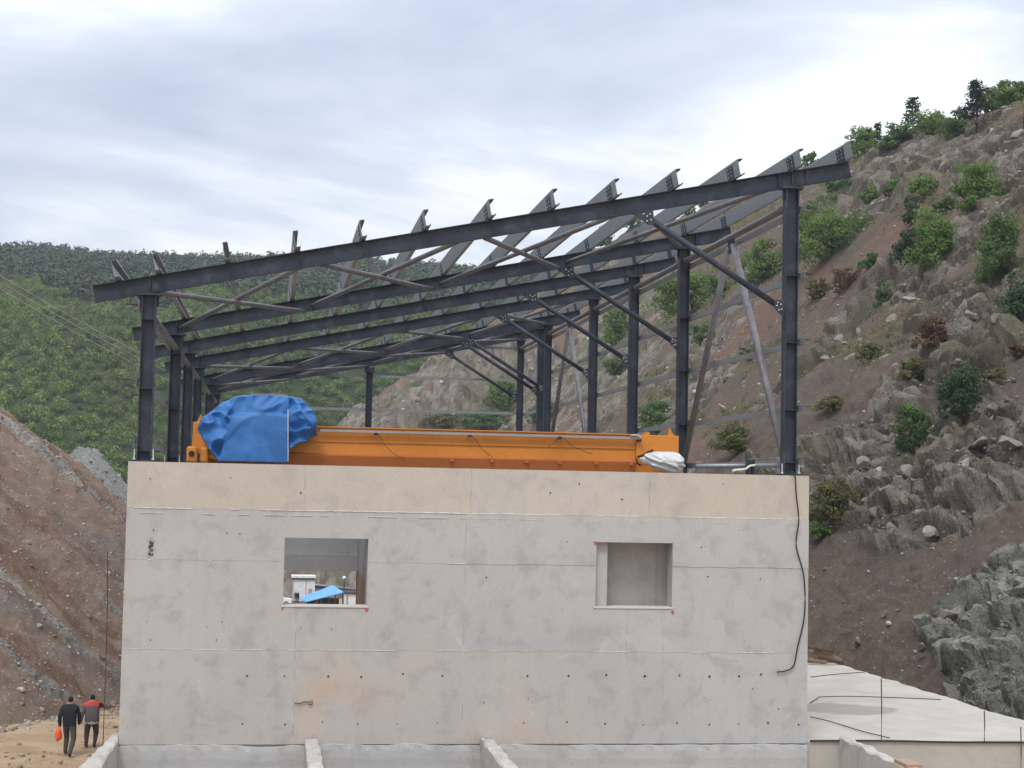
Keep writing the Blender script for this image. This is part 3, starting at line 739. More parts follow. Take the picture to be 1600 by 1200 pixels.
for (x_, y_, w_) in ((1384, 560, 26), (1400, 575, 30), (1425, 470, 34), (1395, 500, 28), (1530, 470, 46), (1520, 490, 30), (1560, 500, 34), (1375, 610, 22), (1500, 560, 40), (1545, 540, 30), (1580, 530, 36), (1345, 520, 24), (1310, 530, 22), (1330, 560, 26), (1290, 560, 20), (1140, 590, 26), (1165, 600, 20), (1135, 640, 22), (1115, 560, 18), (1180, 540, 20), (1195, 620, 24), (1370, 800, 30), (1360, 785, 24), (1420, 735, 28), (1465, 745, 34), (1500, 730, 40), (1490, 775, 36), (1530, 690, 32), (1560, 650, 30), (1590, 640, 34), (1580, 690, 40), (1440, 800, 26), (1455, 830, 30), (1550, 640, 24), (1330, 690, 22), (1350, 720, 26), (1390, 690, 24), (1020, 600, 16), (950, 640, 18), (900, 600, 14), (1045, 640, 18), (1575, 175, 26), (1545, 215, 22), (1590, 210, 26), (1560, 245, 22), (1525, 235, 18), (1480, 960, 34), (1500, 1010, 30), (1440, 1010, 20), (1380, 960, 16), (1340, 1000, 14)):
    q = hill_hit(x_, y_); dist = q[1]+36; o = bpy.data.objects.new('boulder', BM_[rb.randrange(7)]); COL.objects.link(o)
    s_ = w_*dist/FPX*.55; o.scale = (s_*rb.uniform(.9, 1.5), s_*rb.uniform(.7, 1.1), s_*rb.uniform(.55, .9)); o.rotation_euler = (rb.uniform(-.5, .5), rb.uniform(.2, .9), rb.uniform(0, 6.28))
    o.location = Vector(q)+Vector((0, 0, -s_*.12)); o.parent = hill_o
n = 26000; X = r.uniform(-24, -3.4, n); D = r.uniform(54, 84, n)
z, rk, tl, rd, tn = bank_full(X, D); ok = (z > .1) & (.2+.8*rk > r.random(n)); X, D, z = X[ok], D[ok], z[ok]
S = np.clip(.026*np.exp(r.normal(.25, .62, len(X))), .018, .26)
stones('bank_rubble', np.stack([X, D-36, z-S*.1], 1), S, M['stone2'], 'loose rubble strewn over the brown earth bank at left', 5)
n = 900; X = r.uniform(-11, -3.6, n); D = 56+(X+9.3)/.55+r.normal(-1.2, 1.1, n); S = np.clip(.04*np.exp(r.normal(.1, .7, n)), .02, .26)
stones('bank_foot_rubble', np.stack([X, D-36, S*.15], 1), S, M['stone2'], 'pale rubble along the foot of the brown earth bank', 6)
n = 1400; X = r.uniform(-9, -3.2, n); Yg = r.uniform(2, 26, n); S = np.clip(.014*np.exp(r.normal(.2, .7, n)), .01, .10)
stones('ground_pebbles', np.stack([X, Yg, S*.2+.02], 1), S, M['stone2'], 'small stones scattered over the dirt track at left', 7)
n = 1500; a = r.uniform(-20, -5, n); bY = r.uniform(68, 98, n); S = .06*np.exp(r.normal(.5, .6, n)); S = np.clip(S, .05, .6)
stones('heap_stones', np.stack([a, bY, heap(a, bY)], 1), S, stonemat('grey_stones', [(0, (.15, .155, .15)), (1, (.34, .34, .325))]), 'grey stones on the gravel heap behind the bank', 8)

# ------------------------------------------------------------------ concrete building
XL, XR, TOP = -3.0805, 11.998, CAMZ+.326
LEN = 43.2
pz = lambda x, y: px(x, y, 0.0)
zs1 = (pz(200, 792)[2]+pz(1258, 813)[2])/2       # foot of the parapet band
zs2 = (pz(200, 873)[2]+pz(1258, 889)[2])/2
zs3 = (pz(188, 1015)[2]+pz(1260, 1020)[2])/2
zs4 = (pz(290, 1162)[2]+pz(1250, 1167)[2])/2     # crack above the footing
WIN = []
for (a, b_) in (((445, 840), (573, 948)), ((932, 847), (1050, 950))):
    p, q = pz(*a), pz(*b_); WIN.append((p[0], q[0], q[2], p[2]))
bld = empty('concrete_building', ((XL+XR)/2, 0, 0), 'raw grey concrete hall walls with two square window openings in front', 'building')
def rect_minus(R, holes):
    rs = [R]
    for (hx0, hx1, hz0, hz1) in holes:
        o = []
        for (x0, x1, z0, z1) in rs:
            if hx1 <= x0 or hx0 >= x1 or hz1 <= z0 or hz0 >= z1: o.append((x0, x1, z0, z1)); continue
            if hx0 > x0: o.append((x0, hx0, z0, z1))
            if hx1 < x1: o.append((hx1, x1, z0, z1))
            a, b2 = max(x0, hx0), min(x1, hx1)
            if hz0 > z0: o.append((a, b2, z0, hz0))
            if hz1 < z1: o.append((a, b2, hz1, z1))
        rs = o
    return rs
TH = .5
mb = MB()
for (x0, x1, z0, z1) in rect_minus((XL+.012, XR-.012, -.3, TOP-.012), WIN): mb.box(x0, x1, .06, TH, z0, z1)
mb.build('front_wall', M['concrete'], bld)
mb = MB(); mb.box(XL+.01, XL+.45, TH+.002, LEN, -.3, TOP-.01); mb.build('side_wall', M['concrete'], bld)
mb = MB(); mb.box(XR-.45, XR-.01, TH+.002, LEN, -.3, TOP-.01); mb.build('side_wall', M['concrete'], bld)
mb = MB()
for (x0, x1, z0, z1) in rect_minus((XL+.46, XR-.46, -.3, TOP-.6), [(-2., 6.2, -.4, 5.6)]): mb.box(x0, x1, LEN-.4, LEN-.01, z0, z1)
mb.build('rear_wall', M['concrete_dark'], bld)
# formwork panels, each a shade and a few millimetres apart
xs = [px(460, 1050, 0)[0], px(727, 900, 0)[0], px(978, 1050, 0)[0], px(1036, 1050, 0)[0]]
xt = [px(476, 760, 0)[0], px(736, 765, 0)[0], px(985, 770, 0)[0], px(1015, 770, 0)[0]]
r = random.Random(5)
def panel(x0, x1, z0, z1, m, dy=None):
    dy = r.uniform(0, .010) if dy is None else dy
    mb = MB()
    for (a, b2, c, d) in rect_minus((x0, x1, z0, z1), WIN): mb.box(a, b2, dy, .0585, c, d)
    return mb.build('wall_panel', m, bld)
g = .0016
ex = [XL]+xt+[XR]
for a, b2 in zip(ex[:-1], ex[1:]): panel(a+g, b2-g, zs1+g, TOP, M['concrete_top'], r.uniform(.004, .012))
ex = [XL, xs[1], XR]
for a, b2 in zip(ex[:-1], ex[1:]): panel(a+g, b2-g, zs2+g, zs1-g, M['concrete'])
ex = [XL, xs[0], xs[1], xs[2], XR]
for a, b2 in zip(ex[:-1], ex[1:]): panel(a+g, b2-g, zs3+g, zs2-g, M['concrete'])
ex = [XL, xs[0], xs[1], xs[2], xs[3], XR]
for k_, (a, b2) in enumerate(zip(ex[:-1], ex[1:])): panel(a+g, b2-g, zs4+.03, zs3-g, M['concrete_warm'] if k_ in (1, 2) else M['concrete'])
# footing under the crack, cast rough
bm = bmesh.new()
n = 130; base = []
for i in range(n+1):
    x = XL+(XR-XL)*i/n; j = (fbm(np.array([x*1.3]), np.array([.5]), 4, 301)[0]-.5)*.16
    zt = zs4+.012+j
    base.append([bm.verts.new((x, -.035+.02*math.sin(i*1.7)*r.random(), zt-.015)), bm.verts.new((x, -.045, zt-.12)), bm.verts.new((x, -.05, zt-.30)), bm.verts.new((x, -.042, zs4-.42)), bm.verts.new((x, -.048, -.3)), ])
    base[-1].insert(0, bm.verts.new((x, .058, zt+.0)))
for i in range(n):
    for k in range(5): bm.faces.new((base[i][k], base[i+1][k], base[i+1][k+1], base[i][k+1]))
me = bpy.data.meshes.new('footing'); bmesh.ops.recalc_face_normals(bm, faces=bm.faces); bm.to_mesh(me); bm.free()
link_mesh('footing', me, M['concrete'], bld)
# mortar fins left at the formwork joints
FIN = MB()
def fin(x0, z0, x1, z1, w=.022, dens=1.0, seed=0, name='mortar_fin', proud=.007):
    rr = random.Random(seed); L = math.hypot(x1-x0, z1-z0); n = max(2, int(L/.11)); mb = MB()
    dx, dz = (x1-x0)/L, (z1-z0)/L; t = 0
    while t < L:
        l = rr.uniform(.08, .5)
        if rr.random() < dens:
            k = max(2, int(l/.06)); pts = []
            for i in range(k+1):
                s = min(L, t+l*i/k); ww = w*rr.uniform(.25, 1.2); o = rr.uniform(-.3, .3)*w
                pts.append((x0+dx*s, z0+dz*s, o, ww))
            vs = []; fs = []
            for (x, z, o, ww) in pts:
                nx, nz = -dz, dx
                vs += [(x+nx*(o-ww), .006, z+nz*(o-ww)), (x+nx*o, -proud*rr.uniform(.4, 1.2), z+nz*o), (x+nx*(o+ww), .006, z+nz*(o+ww))]
            for i in range(k):
                for q in range(2): fs.append((i*3+q, i*3+q+1, i*3+q+4, i*3+q+3))
            mb.add(vs, fs)
        t += l
    FIN.add(mb.v, mb.f)
fin(XL+.02, zs1, XR-.02, zs1, .018, .7, 1, proud=.008); fin(XL+.02, zs1-.11, XR-.02, zs1-.11, .010, .5, 11)
fin(XL, zs2, WIN[0][0], zs2, .012, .4, 2); fin(WIN[0][1], zs2, xs[1], zs2, .012, .4, 5); fin(xs[1], zs2, WIN[1][0], zs2, .011, .5, 3); fin(WIN[1][1], zs2, XR, zs2, .011, .5, 6)
fin(XL, zs3, XR, zs3, .009, .5, 4)
for i, x in enumerate(xt): fin(x, zs1, x, TOP, .014, .8, 20+i)
fin(xs[1], zs4, xs[1], zs1, .013, .65, 30); fin(xs[0], zs4, xs[0], WIN[0][2], .016, .6, 31); fin(xs[2], zs4, xs[2], WIN[1][2], .012, .6, 32); fin(xs[3], zs4, xs[3], WIN[1][2], .012, .5, 33)
tag(FIN.build('mortar_fins', M['fin'], bld), kind='stuff')
for i, (x0, x1, z0, z1) in enumerate(WIN):
    mb = MB(); mb.box(x0-.03, x1+.03, -.012, TH+.01, z0-.025, z0+.012)
    o = mb.build('window_sill', M['fin'], bld); bevel(o, .006)
    for (x, z, s) in (((x0-.01, z0-.06, .03), (x1+.0, z0-.06, .055)) if i == 0 else ((x0-.03, z1-.02, .05), (x1+.02, z0-.09, .045), (x0-.02, z0-.03, .02))):
        k = 9; mb = MB(); rr = random.Random(int(x*100)); vs = [(x+math.cos(a*6.283/k)*s*rr.uniform(.5, 1), -.0025, z+math.sin(a*6.283/k)*s*rr.uniform(.5, 1.2)) for a in range(k)]
        mb.add(vs+[(v[0], -.0005, v[2]) for v in vs], [tuple(range(k))]+[(a, (a+1) % k, k+(a+1) % k, k+a) for a in range(k)]); mb.build('red_paint_mark', M['red'], bld)
# form tie holes: little cups with a dark bottom
holes = []
for y_, xs_ in ((1055, (385, 445, 513, 565, 629, 692, 823, 889, 946, 1006, 1060, 1110, 1155, 1188)), (1130, (378, 445, 503, 559, 620, 684, 820, 887, 946, 1006, 1058, 1110, 1156, 1200, 1246))):
    for x_ in xs_: holes.append((x_+r.uniform(-2, 2), y_+r.uniform(-2, 3), r.uniform(.014, .031)))
for (x_, y_) in ((240, 828), (355, 833), (375, 834), (230, 972), (347, 972), (518, 983), (760, 902), (1106, 901), (1188, 905), (886, 847), (1096, 855), (1101, 854), (752, 988), (825, 1092), (756, 1098), (1150, 1033), (1176, 1076), (1216, 1108), (235, 1000), (338, 1000), (323, 980), (470, 982), (905, 756), (1130, 756), (972, 780), (860, 770), (235, 748), (360, 746), (470, 770)):
    holes.append((x_, y_, r.uniform(.010, .020)))
mb = MB()
for (x_, y_, s) in holes:
    p = pz(x_, y_); k = 8
    ring = [(p[0]+math.cos(a*6.283/k)*s*r.uniform(.8, 1.2), -.0022, p[2]+math.sin(a*6.283/k)*s*r.uniform(.8, 1.2)) for a in range(k)]
    inner = [(p[0]+(v[0]-p[0])*.6, -.0012, p[2]+(v[2]-p[2])*.6) for v in ring]
    mb.add(ring+inner, [(a, (a+1) % k, k+(a+1) % k, k+a) for a in range(k)]+[tuple(range(k, 2*k))])
o = mb.build('tie_holes', M['hole'], bld); o['kind'] = 'stuff'
# honeycombed patch and a scar with a bent tie wire
def blotch(cx, cz, w, h, m, name, seed, dep=.004):
    rr = random.Random(seed); mb = MB()
    for k in range(16):
        x = cx+rr.uniform(-.5, .5)*w; z = cz+rr.uniform(-.5, .5)*h; s = rr.uniform(.015, .04); n = 7
        vs = [(x+math.cos(a*6.283/n)*s*rr.uniform(.4, 1), -dep*rr.uniform(.5, 1), z+math.sin(a*6.283/n)*s*1.5*rr.uniform(.4, 1)) for a in range(n)]
        mb.add(vs, [tuple(range(n))])
    mb.build(name, m, bld)
p = pz(236, 855); blotch(p[0], p[2], .16, .42, M['concrete_dark'], 'honeycomb_patch', 3)
p = pz(236, 857); blotch(p[0], p[2], .08, .32, M['hole'], 'honeycomb_void', 4, .006)
a = [pz(x_, y_)+np.array([0, -.03, 0]) for x_, y_ in ((460, 1098), (468, 1099), (476, 1096), (484, 1097), (488, 1094), (488, 1100), (482, 1101))]
MB().tube(a, .012, 6).build('tie_wire', M['rust'], bld)
# cross walls seen through the openings
x0 = WIN[0][0]; yb = 4.2
zb1, zb2 = px(500, 866, yb)[2], px(500, 892, yb)[2]; xr = px(572, 900, 0.5)[0]
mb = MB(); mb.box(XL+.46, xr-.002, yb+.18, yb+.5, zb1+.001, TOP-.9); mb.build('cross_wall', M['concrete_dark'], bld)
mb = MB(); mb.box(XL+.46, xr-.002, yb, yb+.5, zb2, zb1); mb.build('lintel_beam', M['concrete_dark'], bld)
zt = px(560, 896, 3)[2]
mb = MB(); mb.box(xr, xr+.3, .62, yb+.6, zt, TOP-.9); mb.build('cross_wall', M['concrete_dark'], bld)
mb = MB(); mb.box(xr+.004, xr+.29, .62, yb+.6, -.2, zt-.004); mb.build('cross_wall_lower', M['tan'], bld)
mb = MB(); mb.box(5.0, XR-.46, .78, 1.1, -.2, TOP-.9); mb.build('cross_wall', M['concrete'], bld)
mb = MB(); mb.box(WIN[1][0]+.001, px(948, 900, .2)[0], .16, TH-.02, WIN[1][2]+.013, WIN[1][3]-.001); mb.build('window_jamb', M['concrete'], bld)
pj = px(1025, 900, .78)[0]
mb = MB(); mb.box(pj-.008, pj+.008, 1.285-.52, 1.299-.52, WIN[1][2]-.5, WIN[1][3]+.5); mb.build('formwork_joint', M['concrete_dark'], bld)
# buttress walls running out toward the viewer
def buttress(xa, xb, zt, y0, y1, seed, flare=0.):
    n = 26; m_ = 8; rr = np.random.default_rng(seed); mb = MB(); V = []
    for i in range(n+1):
        y = y0+(y1-y0)*i/n; f = i/n; a = xa-flare*f; row = [(a, y, -.2)]
        for k in range(m_+1):
            x = a+(xb-a)*k/m_; edge = (.05 if k in (0, m_) else 0)
            z = zt+(fbm(np.array([x*3.1]), np.array([y*2.3]), 4, seed)[0]-.5)*.12+rr.uniform(-.014, .014)-edge*rr.random()
            row.append((x, y, z))
        row.append((xb, y, -.2)); V.append(row)
    w = m_+3; vs = [p for row in V for p in row]; fs = []
    for i in range(n):
        for k in range(w-1): fs.append((i*w+k, i*w+k+1, (i+1)*w+k+1, (i+1)*w+k))
    fs.append(tuple(range(w))); fs.append(tuple(range(n*w, n*w+w)))
    return MB().add(vs, fs).build('buttress_wall', M['concrete_rough'], bld)
zb = pz(487, 1155)[2]
buttress(pz(476, 1155)[0], pz(498, 1155)[0], zb, -.06, -6.5, 1)
buttress(pz(750, 1153)[0], pz(771, 1153)[0], pz(760, 1153)[2], -.06, -6.5, 2)
buttress(px(172, 1156, -.3)[0], XL-.002, px(190, 1157, -.3)[2], .9, -6.5, 3, .45)

# slab beside the hall
sz = px(1450, 1158, .1)[2]
pe1 = px(1600, 1127, 0); 
def at_z(x, y, z):
    d = raydir(x, y); t = (z-CAM[2])/d[2]; return CAM+d*t
e1, e2 = at_z(1600, 1127, sz), at_z(1312, 1038, sz)
slab = empty('concrete_slab', (15, 2, 0), 'pale concrete slab with a damp patch right of the hall', 'slab')
nx, ny = 60, 60; V = []; F = []
for j in range(ny+1):
    y = .1+(e2[1]+.4-.1)*j/ny; xe = e1[0]+(e2[0]-e1[0])*(y-e1[1])/(e2[1]-e1[1])+(fbm(np.array([y*1.5]), np.array([0.]), 4, 9)[0]-.5)*.35
    for i in range(nx+1):
        x = XR+.01+(xe-XR-.01)*i/nx; V.append((x, y, sz+(fbm(np.array([x*.9]), np.array([y*.9]), 4, 12)[0]-.5)*.05))
for j in range(ny):
    for i in range(nx): a = j*(nx+1)+i; F.append((a, a+1, a+nx+2, a+nx+1))
b0 = len(V); rim = [i for i in range(nx+1)]+[j*(nx+1)+nx for j in range(1, ny+1)]
V += [(V[i][0], V[i][1], 0 if V[i][1] < .2 else sz-.5) for i in rim]
for k in range(len(rim)-1): F.append((rim[k], b0+k, b0+k+1, rim[k+1]))
m, t, b = mat('slab_concrete', .85, 0, .3); T = NT(t); v = T.co('World')
n = T.noise(v, .8, 6, .6, .5); f = T.noise(v, 9, 5, .65); st = T.noise(T.co('World', (.25, 1.1, 1)), 1.1, 4, .5, .3)
c = T.mix(T.ramp(n, [(.35, 0), (.65, 1)]), (.37, .35, .31), (.45, .425, .38)); c = T.mix(T.ramp(st, [(.56, 0), (.66, .5)]), c, (.40, .37, .33)); c = T.mix(T.ramp(f, [(.3, .35), (.45, 0)]), c, (.3, .28, .25))
cp = at_z(1320, 1108, sz); cq = at_z(1320, 1098, sz); ce = at_z(1410, 1112, sz)
vd = T.n('ShaderNodeVectorMath', operation='LENGTH'); T.l(T.co('World', (1/(ce[0]-cp[0]), 1/(cq[1]-cp[1])/1.0, 0), (-cp[0]/(ce[0]-cp[0]), -cp[1]/(cq[1]-cp[1]), 0)), vd.inputs[0])
dm = T.ramp(T.math('ADD', vd.outputs['Value'], T.math('MULTIPLY', T.math('SUBTRACT', n, .5), 1.4)), [(.80, .8), (1.0, 0)])
c = T.mix(dm, c, (.25, .225, .195)); c = T.mix(T.ramp(T.noise(T.co('World', (.5, 1, 1)), 2.2, 5, .65, .4), [(.55, 0), (.68, .45)]), c, (.36, .33, .29))
T.l(c, b.inputs['Base Color']); T.bump(b, f, .4, .02); M['slab'] = m
MB().add(V, F).build('slab_top', m, slab)
xa, xb = px(1313, 1152, 0)[0], px(1331, 1152, 0)[0]; zew = px(1320, 1153, 0)[2]
o = buttress(xa, xb, zew, .09, -6.5, 5); o.name = 'edge_wall'; o.parent = slab; o.matrix_local = Matrix.Translation(-Vector(slab.location))

# ------------------------------------------------------------------ steel frame
YS = [.40, 10.44, 17.12, 24.07, 34.39, 36.26, 42.43]
CL, CR = -2.779, 11.63
ZL, ZR = CAMZ+3.98, CAMZ+6.97
SL = (ZR-ZL)/(CR-CL)
COLB = TOP                                     # columns stand on the wall heads
RH = .37
tl = px(147, 456, .4)[0]; trr = px(1328, 256, .4)[0]
rz = lambda X: ZL+SL*(X-CL)                    # underside of the rafters
CS = math.cos(math.atan(SL)); NX, NZ = -math.sin(math.atan(SL)), CS
fr = empty('steel_hall_frame', (CL, .4, TOP), 'dark navy steel roof frame with sloping rafters on the concrete walls', 'steel frame')
for i, Y in enumerate(YS):
    for s, X in ((-1, CL), (1, CR)):
        zt = rz(X)-.05
        b0 = TOP+.045
        col = MB().prism(iprof(.30, .28, .016, .022), (X, Y, b0), (0, 1, 0), (1, 0, 0), (0, 0, zt-b0)).build('column', M['steel'], fr)
        mb = MB(); mb.box(X-.24, X+.24, Y-.22, Y+.22, TOP+.002, TOP+.043)
        mb.build('base_plate', M['steel'], col)
        mb = MB(); mb.box(X-.26, X+.26, Y-.17, Y+.17, zt+.001, zt+.048); mb.build('cap_plate', M['steel'], col)
        if i < 2:
            for dx in (-.2, .2):
                mb = MB(); mb.tube([(X+dx, Y-.17, TOP+.03), (X+dx, Y-.17, TOP+.27)], .013, 6); mb.tube([(X+dx, Y-.17, TOP+.043), (X+dx, Y-.17, TOP+.08)], .03, 6)
                mb.build('anchor_bolt', M['bolt'], col)
            for z_ in ([.55, 1.9, 3.4] if s < 0 else [.62, 1.81, 3.36, 4.9]):
                mb = MB(); mb.box(X-.128, X+.128, Y-.135, Y-.01, CAMZ+z_, CAMZ+z_+.014); mb.build('stiffener', M['steel'], col)
        # stiffened haunch under the rafter
        mb = MB(); mb.box(X-.20, X+.20, Y-.012, Y+.012, zt-.24, zt); mb.build('haunch_plate', M['steel'], col)
    p0 = Vector((tl, Y, rz(tl)+RH/2/CS)); p1 = Vector((trr, Y, rz(trr)+RH/2/CS))
    raf = MB().beam(p0, p1, iprof(RH, .20, .014, .018)).build('rafter', M['steel'], fr)
    for X in (CL, CR):
        mb = MB(); mb.box(X-.009, X+.009, Y-.098, Y+.098, rz(X)+.02, rz(X)+RH/CS-.02); mb.build('web_stiffener', M['steel'], raf)
    if i in (0, 1, 2, 3):
        mb = MB(); sp_ = px(1235, 265, .4)[0]
        for dx in (-.32, .34):
            X = CR+dx; mb = MB(); mb.box(X-.007, X+.007, Y-.096, Y+.096, rz(X)+.02, rz(X)+RH/CS-.02)
            mb.build('splice_plate', M['steel'], raf)
    # knee brace with bolted gussets on the tall side
    xa = px(1008, 350, .4)[0]; za = rz(xa)-.10; xb = CR-.20; zb_ = CAMZ+4.16
    a = Vector((xa, Y-.0, za)); b2 = Vector((xb, Y, zb_)); d = (b2-a).normalized()
    kb = MB().tube([a+d*.12, b2-d*.12], .075, 12).build('knee_brace', M['steel'], fr, True)
    mb = MB(); mb.add([(xa-.34, Y-.09, rz(xa-.34)-.004), (xa+.16, Y-.09, rz(xa+.16)-.004), (xa+.2, Y-.09, za-.20), (xa+.06, Y-.09, za-.22), (xa-.34, Y-.074, rz(xa-.34)-.004), (xa+.16, Y-.074, rz(xa+.16)-.004), (xa+.2, Y-.074, za-.20), (xa+.06, Y-.074, za-.22)],
              [(0, 1, 2, 3), (7, 6, 5, 4), (0, 4, 5, 1), (1, 5, 6, 2), (2, 6, 7, 3), (3, 7, 4, 0)]); mb.build('gusset', M['steel'], kb)
    mb = MB(); X = CR-.15; mb.add([(X, Y-.09, zb_+.20), (X, Y-.09, zb_-.26), (X-.24, Y-.09, zb_-.02), (X-.26, Y-.09, zb_+.17), (X, Y-.074, zb_+.20), (X, Y-.074, zb_-.26), (X-.24, Y-.074, zb_-.02), (X-.26, Y-.074, zb_+.17)],
              [(0, 1, 2, 3), (7, 6, 5, 4), (0, 4, 5, 1), (1, 5, 6, 2), (2, 6, 7, 3), (3, 7, 4, 0)]); mb.build('gusset', M['steel'], kb)
    for (bx, bz) in ((xa+.02, za-.02), (xa+.09, za+.03), (xa+.11, za-.10), (xa+.02, za-.13), (xa-.06, za+.03), (xb-.14, zb_+.05), (xb-.05, zb_+.08), (xb-.03, zb_-.03), (xb-.12, zb_+.12), (xb-.09, zb_-.05)):
        mb = MB(); mb.tube([(bx, Y-.092, bz), (bx, Y-.112, bz)], .017, 6); mb.build('bolt', M['bolt'], kb)
# mid post of the rear gable
XM = (CL+CR)/2-.05
pst = MB().prism(iprof(.30, .28, .016, .022), (XM, YS[6]+.02, 0.02), (0, 1, 0), (1, 0, 0), (0, 0, rz(XM)-.05-.02)).build('gable_post', M['steel'], fr)
mb = MB(); mb.box(XM-.24, XM+.24, YS[6]-.17, YS[6]+.2, rz(XM)-.30, rz(XM)-.049); mb.build('cap_plate', M['steel'], pst)
# purlins over the rafters
PH = .36
for k, xp in enumerate((182, 245, 352, 460, 562, 660, 760, 858, 953, 1047, 1142, 1236, 1314)):
    yp = 443-(xp-147)*.1686
    X = px(xp, yp, .4)[0]; zb_ = rz(X)+RH/CS+.02
    org = Vector((X+.02, -.32, zb_))
    pur = MB().prism(cprof(PH, .11, .006, .035), org, (CS, 0, math.sin(math.atan(SL))), (NX, 0, NZ), (0, YS[6]+.6+.32, 0)).build('purlin', M['galv'], fr)
    for i, Y in enumerate(YS):
        mb = MB(); mb.prism([(-.013, -.025), (-.003, -.025), (-.003, PH*.86), (-.013, PH*.86)], (X+.02, Y-.24, zb_), (CS, 0, math.sin(math.atan(SL))), (NX, 0, NZ), (0, .48, 0)); c_ = mb.build('cleat', M['steel'], pur)
        if i < 2 and k > 2:
            mb = MB()
            for dy in (-.12, .12):
                for h_ in (.08, .17, .26):
                    q = Vector((X+.02, Y+dy, zb_))+Vector((NX, 0, NZ))*h_; e_ = Vector((CS, 0, math.sin(math.atan(SL))))
                    mb.tube([q-e_*.013, q-e_*.024], .013, 6)
            mb.build('cleat_bolts', M['bolt'], pur)
# side girts, outside the columns
for s, X, zsx in ((-1, CL-.19, (.73, 1.98, 3.62)), (1, CR+.19, (.60, 1.81, 3.34, 4.86, 6.40))):
    for z_ in zsx:
        gi = MB().prism(cprof(.13, .07, .005, .02, s), (X-.0, -.12 if s > 0 else -.05, CAMZ+z_-.03), (1, 0, 0), (0, 0, 1), (0, YS[6]+.5, 0)).build('side_girt', M['galv'] if z_ != .60 else M['galv'], fr)
        for i, Y in enumerate(YS[:4]):
            mb = MB(); x0, x1 = sorted((X+s*.30, X-s*.03)); mb.box(x0, x1, Y-.10, Y+.10, CAMZ+z_+.104, CAMZ+z_+.118); mb.build('girt_cleat', M['steel'], gi)
# gable girts at the far end
for z_, xe in ((1.9, CL), (3.45, CL), (5.05, 1.3), (6.6, 6.6)):
    MB().prism(cprof(.12, .07, .005, .02), (xe, YS[6]+.2, CAMZ+z_-.10), (0, 1, 0), (0, 0, 1), (CR-xe, 0, 0)).build('gable_girt', M['galv'], fr)
# eave struts
for X, z_ in ((CL, ZL-.42), (CR, ZR-.42)):
    for a, b2 in zip(YS[:-1], YS[1:]):
        if b2-a < 3: continue
        MB().tube([(X, a+.12, z_), (X, b2-.12, z_)], .085, 12).build('eave_strut', M['pipe'], fr, True)
# chevron braces in the tall side wall
for a, b2 in ((YS[0], YS[1]), (YS[3], YS[4])):
    ym = (a+b2)/2; za = ZR-.52; zb_ = TOP+.35
    for y0, s in ((a+.30, 1), (b2-.30, -1)):
        br = MB().tube([(CR, y0, zb_), (CR, ym-s*.22, za-.15)], .085, 12).build('chevron_brace', M['pipe'], fr, True)
        mb = MB(); mb.box(CR-.008, CR+.008, y0-.16, y0+.14, TOP+.05, TOP+.46); mb.build('gusset', M['steel'], br)
    mb = MB(); mb.box(CR-.009, CR+.009, ym-.30, ym+.30, za-.32, za+.02); mb.build('apex_plate', M['steel'], fr)
# crossed roof braces
for a, b2 in ((YS[0], YS[1]), (YS[3], YS[4]), (YS[5], YS[6])):
    for k in range(4):
        x0 = CL+(CR-CL)*k/4+.12; x1 = CL+(CR-CL)*(k+1)/4-.12
        for (xa, xb, dz) in ((x0, x1, .02), (x1, x0, .14)):
            MB().tube([(xa, a+.10, rz(xa)+dz), (xb, b2-.10, rz(xb)+dz)], .062, 10).build('roof_brace', M['pipe'], fr, True)

# ------------------------------------------------------------------ overhead crane
CY = 8.0
cr = empty('overhead_crane', (px(300, 700, CY)[0], CY, TOP), 'long orange overhead crane girder resting across the hall', 'crane')
gx0, gx1 = px(322, 690, CY)[0], px(1060, 690, CY)[0]; gj = px(993, 700, CY)[0]
gt = px(700, 671, CY)[2]; gb = gt-1.10
gird = MB().prism([(0, gb+.20), (0, gt-.03), (.62, gt-.03), (.62, gb+.20), (.50, gb+.03), (.12, gb+.03)], (gx0, CY, 0), (0, 1, 0), (0, 0, 1), (gj-gx0, 0, 0)).build('girder', M['orange'], cr)
mb = MB(); mb.box(gx0, gj, CY-.07, CY+.70, gt-.028, gt); mb.build('top_flange', M['orange'], gird)
mb = MB(); mb.box(gx0, gj, CY-.03, CY+.66, gb-.0, gb+.028); mb.build('bottom_flange', M['orange_shaded_worn'], gird)
zm = px(700, 694, CY)[2]; mb = MB(); mb.box(gx0, gj-.01, CY-.035, CY-.001, zm-.012, zm+.012); mb.build('stiffener_rail', M['orange'], gird)
zl = px(700, 712, CY)[2]
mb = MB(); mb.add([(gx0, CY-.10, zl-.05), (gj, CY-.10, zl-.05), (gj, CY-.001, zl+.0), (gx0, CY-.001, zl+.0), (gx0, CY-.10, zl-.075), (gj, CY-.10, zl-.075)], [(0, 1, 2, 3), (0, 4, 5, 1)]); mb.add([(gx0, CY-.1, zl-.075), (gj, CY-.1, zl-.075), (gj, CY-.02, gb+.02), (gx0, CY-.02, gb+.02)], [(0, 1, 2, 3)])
mb.build('lower_skirt', M['orange_shaded_worn'], gird)
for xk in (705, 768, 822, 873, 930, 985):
    X = px(xk, 720, CY)[0]; mb = MB(); mb.box(X-.05, X+.05, CY-.14, CY-.09, zl-.15, zl-.05); mb.build('skirt_bracket', M['orange_shaded_worn'], gird)
eb = MB().box(gj+.006, gx1, CY-.06, CY+.68, gb+.02, gt-.02).build('end_block', M['orange'], cr); bevel(eb, .015)
xq = px(1048, 676, CY)[0]
